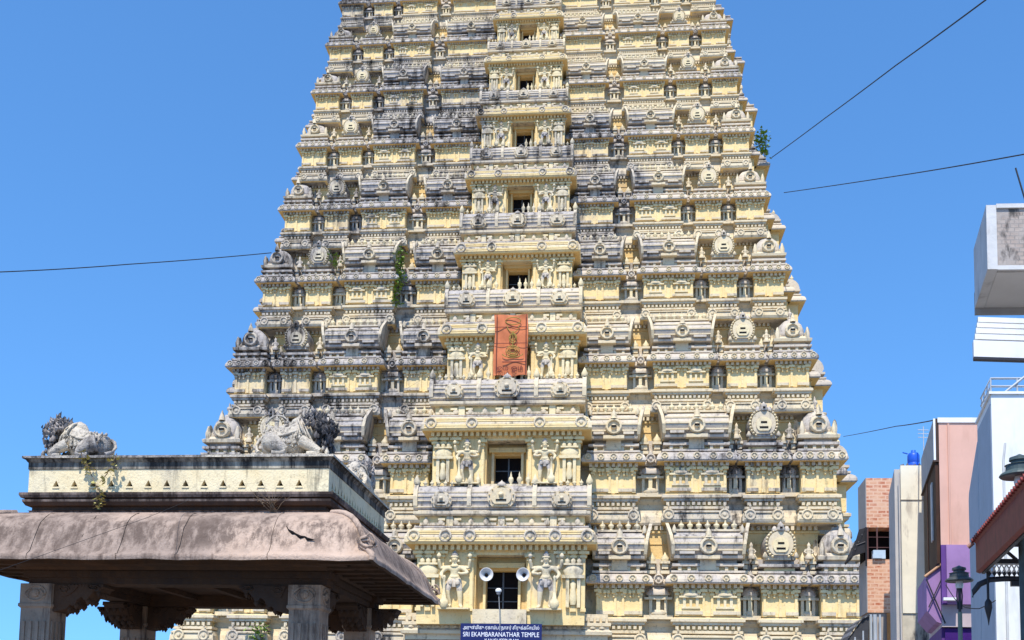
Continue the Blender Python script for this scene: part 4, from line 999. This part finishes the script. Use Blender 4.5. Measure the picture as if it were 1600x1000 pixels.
# D: pink and purple house
o = G(1475, 32.0); fr = Frame(o, FA, DA)
zt_, zp, zw = zat(1465, 653, o), zat(1475, 851, o), zat(1480, 944, o)
bD = building('pink_house', 'salmon pink house with purple lower wall and a deep shaded side balcony', 'house', o)
pink = plain('salmon paint', (.70, .41, .31), .06, .7, .8, dirt=(.55, .30, .22), dr=(.55, .8), bump=.06); purple = plain('purple paint', (.33, .19, .38), .15, .7, .75, bump=.06)
mb = fmb(fr); mb.box(0, 2.6, .0, 6, zp, zt_-.16, 0); mb.box(-.03, 2.6, -.04, 6, zt_-.16, zt_, 1); mb.tube([(.30, -.03, zp), (.30, -.03, zt_-.2)], .03, 6, 0)
obj('front_wall', mb, [pink, white_m], bD)
mb = fmb(fr); mb.box(.16, 2.6, -.06, 3, zw, zp-.004, 0); mb.box(.0, .155, -.02, 3, zw, zp-.004, 1); mb.box(0, 2.6, .1, 5, zw-.7, zw-.004, 2); mb.box(0, 2.6, .3, 5, 0, zw-.71, 1)
obj('lower_wall', mb, [purple, plain('deep purple', (.12, .05, .22), .1), plain('greyed pink', (.52, .42, .42), .1)], bD)
zq_ = zat(1462, 719, o); zfl = zat(1462, 880, o)
mb = fmb(fr); mb.box(-.16, -.03, .02, 5.2, zq_, zt_-.05, 0); mb.box(-.19, -.0, .0, 5.2, zq_-.06, zq_-.002, 1); mb.box(-.165, -.10, .0, .06, zq_-.001, zt_-.02, 2); mb.box(-.10, -.02, .0, .06, zq_-.001, zt_-.02, 1)
obj('balcony_parapet', mb, [plain('grey cement', (.46, .42, .38), .12, 1, .9, dirt=(.2, .18, .16)), plain('dark timber', (.06, .035, .025)), white_m], bD)
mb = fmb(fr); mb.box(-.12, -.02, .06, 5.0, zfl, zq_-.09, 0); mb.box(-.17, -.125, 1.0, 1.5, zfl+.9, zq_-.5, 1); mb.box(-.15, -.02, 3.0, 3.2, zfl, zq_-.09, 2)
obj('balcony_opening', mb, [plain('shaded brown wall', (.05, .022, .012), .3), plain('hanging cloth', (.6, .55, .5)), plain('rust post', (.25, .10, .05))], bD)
mb = fmb(fr)
p_ = [(-.45, zfl-1.5), (-.45, zfl-.35), (.0, zfl-.02), (.0, zfl-1.9), (-.15, zfl-1.85)]
mb.prism(p_, .2, 4.2, 0, 'xz'); mb.tube([(-.5, .15, zfl-.42), (.05, .15, zfl+.0)], .05, 6, 1)
mb.tube([(-.46, .12, zfl-.5), (.1, .1, zfl-1.9)], .025, 5, 2); mb.tube([(-.4, .12, zfl-1.4), (.1, .1, zfl-.3)], .02, 5, 2); mb.box(.02, .45, -.35, -.1, zfl-1.22, zfl-1.13, 3)
obj('purple_hood', mb, [purple, plain('wood pole', (.45, .25, .14)), iron, white_m], bD)
mb = fmb(fr); mb.box(.10, 2.6, .20, .29, 2.0, zw-.75, 0); obj('window', mb, plain('violet glass', (.06, .02, .16), .2, rough=.25), bD)

# E: narrow cream house
o = G(1413, 38.0); fr = Frame(o, FA, DA)
zt_ = zat(1405, 727, o); z1 = zat(1405, 781, o); zl = zat(1405, 958, o)
bE = building('cream_house', 'narrow cream plastered house end between the tiled house and the pink one', 'house', o)
cream_m = plain('cream plaster', (.80, .73, .56), .07, .8, .85, dirt=(.42, .36, .28), dr=(.55, .66), bump=.15)
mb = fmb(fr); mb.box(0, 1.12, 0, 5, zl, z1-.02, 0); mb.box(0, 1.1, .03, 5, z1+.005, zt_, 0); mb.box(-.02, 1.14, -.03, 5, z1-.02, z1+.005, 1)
mb.box(-.22, -.003, .25, 5, 2, zt_-.1, 2); mb.tube([(-.06, -.03, 2), (-.06, -.03, zt_-.3)], .035, 6, 2)
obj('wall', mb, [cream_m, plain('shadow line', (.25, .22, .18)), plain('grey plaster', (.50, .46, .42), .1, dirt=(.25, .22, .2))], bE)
mb = fmb(fr); mb.box(-.02, 1.1, .05, 5, 0, zl-.005, 0); obj('lower_wall', mb, plain('stained plaster', (.56, .50, .38), .15, 1.2, .9, dirt=(.10, .09, .08), dr=(.48, .6), bump=.2), bE)
mb = fmb(fr)
for i in range(14): mb.lathe(.05+.075*i, .3+.1*(i % 3), [(.05, zt_-.01), (.07, zt_+.05), (.02, zt_+.10+.05*(i % 2))], 6)
obj('roof_clutter', mb, plain('clutter dark', (.10, .09, .09), .4), bE)
t_ = fr.pt(.55, .9, zt_)
wt = thing('water_tank', 'small bright blue water tank on the roof of the narrow cream house', 'tank', t_)
mb = MB(); mb.lathe(0, 0, [(.26, .0), (.30, .05), (.30, .30), (.28, .32), (.30, .34), (.30, .62), (.24, .72), (.12, .76), (.12, .84), (.02, .85)], 14); mb.tube([(-.3, 0, .7), (-.55, 0, .75)], .03, 5)
obj('body', mb, plain('blue plastic', (.02, .10, .55), .15, rough=.4), wt); wt.scale = (.75, .75, .95)
mb = MB(); mb.box(-.4, .4, -.3, .3, -.02, .005); obj('stand', mb, iron, wt)
an = thing('roof_antenna', 'thin metal antenna with three bars above the blue tank', 'antenna', fr.pt(1.0, 1.6, zt_))
mb = MB(); mb.tube([(0, 0, 0), (0, 0, 1.95)], .02, 5)
for z in (1.5, 1.65, 1.8): mb.tube([(-.22, 0, z), (.2, 0, z)], .016, 5)
obj('rods', mb, steel, an)

# F: house faced with brick patterned tiles
o = G(1358, 45.0); fr = Frame(o, FA, radians(9.5))
zt_, zs_, zl_, zb_ = zat(1352, 747, o), zat(1352, 824, o), zat(1352, 874, o), zat(1356, 957, o)
bF = building('tiled_house', 'narrow house faced in orange brick patterned tiles with a dark open window', 'house', o)
q = N('brick pattern tiles'); bk = q.n('ShaderNodeTexBrick'); bk.inputs['Scale'].default_value = 1.0; bk.offset = .5
for k_, v_ in (('Mortar Size', .045), ('Mortar Smooth', .8), ('Brick Width', .36), ('Row Height', .165), ('Bias', -.1)): bk.inputs[k_].default_value = v_
bk.inputs['Color1'].default_value = (.46, .13, .055, 1); bk.inputs['Color2'].default_value = (.66, .34, .19, 1); bk.inputs['Mortar'].default_value = (.70, .44, .29, 1)
mp = q.n('ShaderNodeMapping'); mp.inputs['Rotation'].default_value = (pi/2, 0, 0); q.l(q.g.outputs['Position'], mp.inputs['Vector']); q.l(mp.outputs[0], bk.inputs['Vector'])
tile_m = q.done(q.mix(q.ramp(q.noise(3, (1, 1, 3.2), 4), .42, .60, 0, .8), bk.outputs[0], (.70, .42, .26)), .45, .4)
WF = 1.32
for z0_, z1_ in ((zs_, zt_), (zb_, zl_)):
    mb = fmb(fr); mb.box(0, WF, 0, 1.9, z0_, z1_, 0); obj('tiled_front', mb, tile_m, bF)
mb = fmb(fr); mb.box(-.03, -.002, .0, 2.0, zb_, zl_, 0); mb.box(-.03, -.002, 0, 2.0, zs_, zt_, 0); mb.box(0, WF, 1.0, 1.9, zl_+.002, zs_-.002, 1); mb.box(.05, WF, .1, 1.9, 0, zb_-.01, 0); mb.box(WF+.003, WF+.16, -.02, 1.9, 2, zt_+.15, 2)
obj('wall', mb, [plain('taupe plaster', (.40, .34, .29), .1), M['hole'], plain('pinkish plaster', (.62, .50, .44), .1, dirt=(.3, .26, .24))], bF)
mb = fmb(fr)
for x in (.04, .45, WF-.05): mb.box(x-.03, x+.03, .02, .08, zl_+.003, zs_-.003)
for f in (.38, .7): mb.box(0, WF, .03, .06, zl_+(zs_-zl_)*f-.012, zl_+(zs_-zl_)*f+.012)
obj('window_frame', mb, plain('window brown', (.10, .045, .04)), bF)
mb = fmb(fr); mb.box(.25, .78, -.12, .3, zl_+.02, zl_+.40, 0); mb.box(.22, .62, -.15, -.05, zl_+.04, zl_+.22, 0); obj('air_conditioner', mb, plain('pale blue metal', (.50, .60, .68), rough=.4), bF)
mb = fmb(fr)
mb.prism([(-.05, zs_+.02), (-.05, zs_-.06), (-.66, zl_+.02), (-.70, zl_+.10)], .0, 1.9, 0, 'xz')
for k_ in (.25, .5, .75): mb.tube([(-.05-.63*k_, -.02, zs_-(zs_-zl_)*k_*.92), (-.05-.63*k_, 1.9, zs_-(zs_-zl_)*k_*.92)], .035, 5, 1)
mb.tube([(-.04, -.02, zl_-.3), (-.04, -.02, zs_)], .04, 5, 0)
mb.prism([(-.02, zs_+.0), (-.34, zs_-.10), (-.70, zl_+.06), (-.60, zl_+.14), (-.02, zl_+.34)][::-1], .02, .06, 0, 'xz'); mb.tube([(-.48, .0, zl_+.62), (-.03, .0, zl_+.80)], .025, 5, 1)
obj('window_flap', mb, [plain('black sheet', (.022, .02, .022), .2), plain('flap batten', (.09, .08, .08))], bF)
od = fmb(fr); od.box(.82, 1.22, -.03, .06, 1.0, zb_-.02); obj('door_shutter', od, plain('orange timber', (.50, .20, .06), .2, 2), bF)

aw = thing('tin_awning', 'dark corrugated awning under the brick tiled house, above grey pipes', 'awning', fr.pt(0, 0, 0))
mb = fmb(fr); za = zb_-.12
for i in range(9):
    t = i/9; mb.prism([(-.02-1.0*t, za-.04-.95*t*t-.18*t), (-.02-1.0*(t+.115), za-.04-.95*(t+.115)**2-.18*(t+.115)), (-.02-1.0*(t+.115), za-.10-.95*(t+.115)**2-.18*(t+.115)), (-.02-1.0*t, za-.10-.95*t*t-.18*t)][::-1], -.6+.03*(i % 2), 1.9, i % 2, 'xz')
mb.prism([(-.02, za-.06), (-.35, za-.25), (-.98, za-1.15), (-.1, za-1.15)][::-1], -.5, -.46, 0, 'xz')
obj('sheet', mb, [plain('awning dark', (.05, .05, .055), .3), plain('awning grey', (.16, .16, .17), .3)], aw)
mb = fmb(fr)
for x, r_ in ((.10, .07), (.28, .09), (.5, .05)): mb.tube([(x, -.12, 1.0), (x, -.12, zb_-.10)], r_, 8)
for x in (-.3, -.65): mb.tube([(x, -.5, 1.0), (x, -.5, za-.5+x*.8)], .04, 6)
obj('pipes', mb, plain('grey pipe', (.42, .45, .48), .1, rough=.4), aw)

# ------------------------------------------------------------------ canopy with red roof, lamps
o = G(1531, 13.0); fr = Frame(o, FA, radians(17.0))
cn = thing('street_canopy', 'canopy with dark red ridged roof edge, lace trim and black curved iron brackets', 'canopy', o)
zf0, zf1 = zat(1531, 893, o), zat(1531, 849, o)
mb = fmb(fr)
red = plain('dark red sheet', (.20, .035, .03), .25, 4, .55, dirt=(.08, .02, .02))
mb.prism([(0, zf0), (.05, zf0-.02), (.07, zf1), (.0, zf1+.01)][::-1], -4.5, .05, 0, 'xz')
mb.prism([(0.03, zf1-.02), (3.2, zf1+.55), (3.2, zf1+.60), (-.04, zf1+.03)][::-1], -4.5, .02, 0, 'xz')
for i in range(34):
    y = .0-4.4*i/33; mb.tube([(-.06, y, zf1+.035), (.6, y, zf1+.15), (3.2, y, zf1+.62)], .028, 5, 0)
mb.tube([(-.03, .03, zf1+.02), (-.10, .05, zf1-.04)], .03, 5, 1)
obj('roof', mb, [red, plain('rust lip', (.35, .18, .14))], cn)
mb = fmb(fr)
mb.box(.06, .10, -4.4, .0, zf0-.03, zf0+.0, 0); mb.box(.14, 3.2, .0, .05, zf0+.11, zf0+.17, 0); mb.box(.3, 3.2, -.8, -.74, zf0+.2, zf0+.28, 0); mb.box(.9, .98, -3, .0, zf0+.2, zf0+.28, 0)
for x in (.5, 1.0, 1.6): mb.tube([(x, 0, zf0+.16), (x-.3, -.02, zf0+.42)], .025, 5)
obj('frame', mb, iron, cn)
mb = fmb(fr); zv = zf0+.10                                        # pierced lace trim: crossed strips and drops
for i in range(26):
    x = .16+.062*i
    for t in (-1, 1): mb.prism([(x-t*.031-.009, zv-.12), (x-t*.031+.009, zv-.12), (x+t*.031+.009, zv), (x+t*.031-.009, zv)], .02+.004*t, .026+.004*t, 0, 'xz')
    mb.prism([(x-.026, zv-.12), (x, zv-.165), (x+.026, zv-.12), (x, zv-.085)], .012, .022, 1, 'xz')
    mb.prism([(x-.012, zv-.06), (x, zv-.085), (x+.012, zv-.06), (x, zv-.035)], .008, .018, 0, 'xz')
mb.box(.12, 1.8, .01, .035, zv-.006, zv+.012, 0)
obj('lace_trim', mb, [plain('lace white', (.78, .78, .76), .05), iron], cn)
zc = zat(1560, 908, o)
mb = fmb(fr)
pts = [(-.06, .0, zc-.20), (-.04, 0, zc-.12), (.03, 0, zc-.03), (.16, 0, zc+.03), (.36, 0, zc+.045), (.7, 0, zc+.04), (1.1, 0, zc+.02), (1.6, 0, zc-.0)]
mb.tube(pts, [.012, .035, .038, .036, .036, .036, .036, .036], 8)
mb.box(.42, .62, -.05, .05, zc-.05, zc+.01); mb.box(.62, 1.6, -.04, .04, zc-.03, zc+.0)
obj('curved_bracket', mb, iron, cn)
mb = fmb(fr); mb.tube([(.13, -.03, zf0+.02), (.13, -.03, zc-.24), (.125, -.03, zc-.29)], .018, 6); mb.lathe(.13, -.03, [(.02, zc-.46), (.028, zc-.43), (.052, zc-.33), (.045, zc-.26), (.018, zc-.22)], 8); mb.lathe(.13, -.03, [(.004, zc-.56), (.02, zc-.46)], 6)
obj('drop_finial', mb, iron, cn)
mb = fmb(fr); mb.tube([(1.9, 0, 0), (1.9, 0, zf0+.2)], .06, 8); mb.tube([(1.9, -4, 0), (1.9, -4, zf0+.2)], .06, 8); obj('post', mb, iron, cn)

def street_lamp(label, P, zh, R, hexm, postm, arm=False):
    """post-top lamp: wide shade with stepped cap over a slim post"""
    t = thing('street_lamp', label, 'street lamp', (P.x, P.y, 0), 0, None); k = R/.25
    mb = MB(); mb.lathe(0, 0, [(.02*k, zh-.02*k), (R*.92, zh-.035*k), (R, zh-.015*k), (R*.94, zh+.01*k), (.17*k, zh+.05*k), (.165*k, zh+.12*k), (.18*k, zh+.125*k), (.10*k, zh+.15*k), (.10*k, zh+.18*k), (.125*k, zh+.185*k), (.12*k, zh+.225*k), (.05*k, zh+.25*k), (.01, zh+.27*k)], 22, 0, smooth=False)
    obj('lamp_shade', mb, hexm, t)
    mb = MB(); mb.lathe(0, 0, [(.06*k, zh-.16*k), (.075*k, zh-.1*k), (.06*k, zh-.02*k)], 12); obj('lamp_glass', mb, plain('lamp glass', (.7, .7, .68), rough=.2), t)
    mb = MB()
    for q_ in (-1, 1): mb.tube([(q_*.035*k, 0, zh-.55*k), (q_*.05*k, 0, zh-.3*k), (q_*.03*k, 0, zh-.02*k)], .014*k, 5)
    mb.tube([(0, 0, 0), (0, 0, zh-.05*k)], .028*k, 8, 0); mb.tube([(0, 0, 0), (0, 0, zh-.6*k)], .042*k, 8, 1)
    obj('post', mb, postm, t)
    return t
dkgrey = plain('lamp dark grey', (.06, .065, .065), .2, 3, .5)
teal = plain('lamp weathered teal', (.06, .085, .085), .25, 4, .5)
p1 = G(1503, 17.0); street_lamp('dark wide shaded street lamp on a green post, in front of the purple wall', p1, zat(1503, 906, p1), .225, dkgrey, [iron, plain('green grey post', (.20, .24, .19), .2)])
p2 = G(1603, 11.5); street_lamp('teal street lamp cut by the right picture edge, above the red canopy roof', p2, zat(1600, 741, p2), .22, teal, [iron, teal])

# ------------------------------------------------------------------ overhead cables
wire_m = plain('cable black', (.02, .02, .022), .1)
def wire(label, pts, r, sag=0.):
    P = [Vector(p) for p in pts]; t = thing('overhead_cable', label, 'cable', P[0])
    out = []
    for a, b in zip(P, P[1:]):
        for i in range(12): q_ = a.lerp(b, i/12); q_.z -= sag*4*(i/12)*(1-i/12); out.append(q_-P[0])
    out.append(P[-1]-P[0]); mb = MB(); mb.tube(out, r, 5)
    obj('strand', mb, wire_m, t)
wire('thin black cable crossing the sky left of the tower', [at(-60, 430, 60), at(0, 425, 62), at(200, 413, 70), at(424, 395, 81)], .035, .05)
wire('steep black cable from the top right, running to the right edge of the tower', [at(1600, -58, 36), at(1540, 0, 40), at(1400, 102, 54), at(1290, 184, 70), at(1206, 246, 86)], .035, .02)
wire('gently sloping cable from the right edge to the tower above the corner house', [at(1660, 227, 40), at(1600, 241, 44), at(1420, 272, 60), at(1225, 301, 86)], .032, .02)
wire('faint short cable between the lower right of the tower and the pink house', [at(1462, 656, 32.5), at(1400, 666, 50), at(1318, 682, 84)], .022, .02)
wire('fine cable slanting down across the tower front and the pavilion', [at(1206, 246, 75), at(1030, 352, 60), at(697, 572, 40), at(575, 641, 30), at(400, 738, 20), at(232, 808, 13.6), at(70, 866, 12), at(-40, 905, 11)], .003, .0)
wire('pale cable drooping from the purple hood past the street lamp to the white house', [at(1478, 914, 26), at(1492, 936, 25), at(1508, 949, 24.2), at(1530, 951, 23.9), at(1556, 938, 23.7)], .012, .01)
bpy.context.view_layer.update()
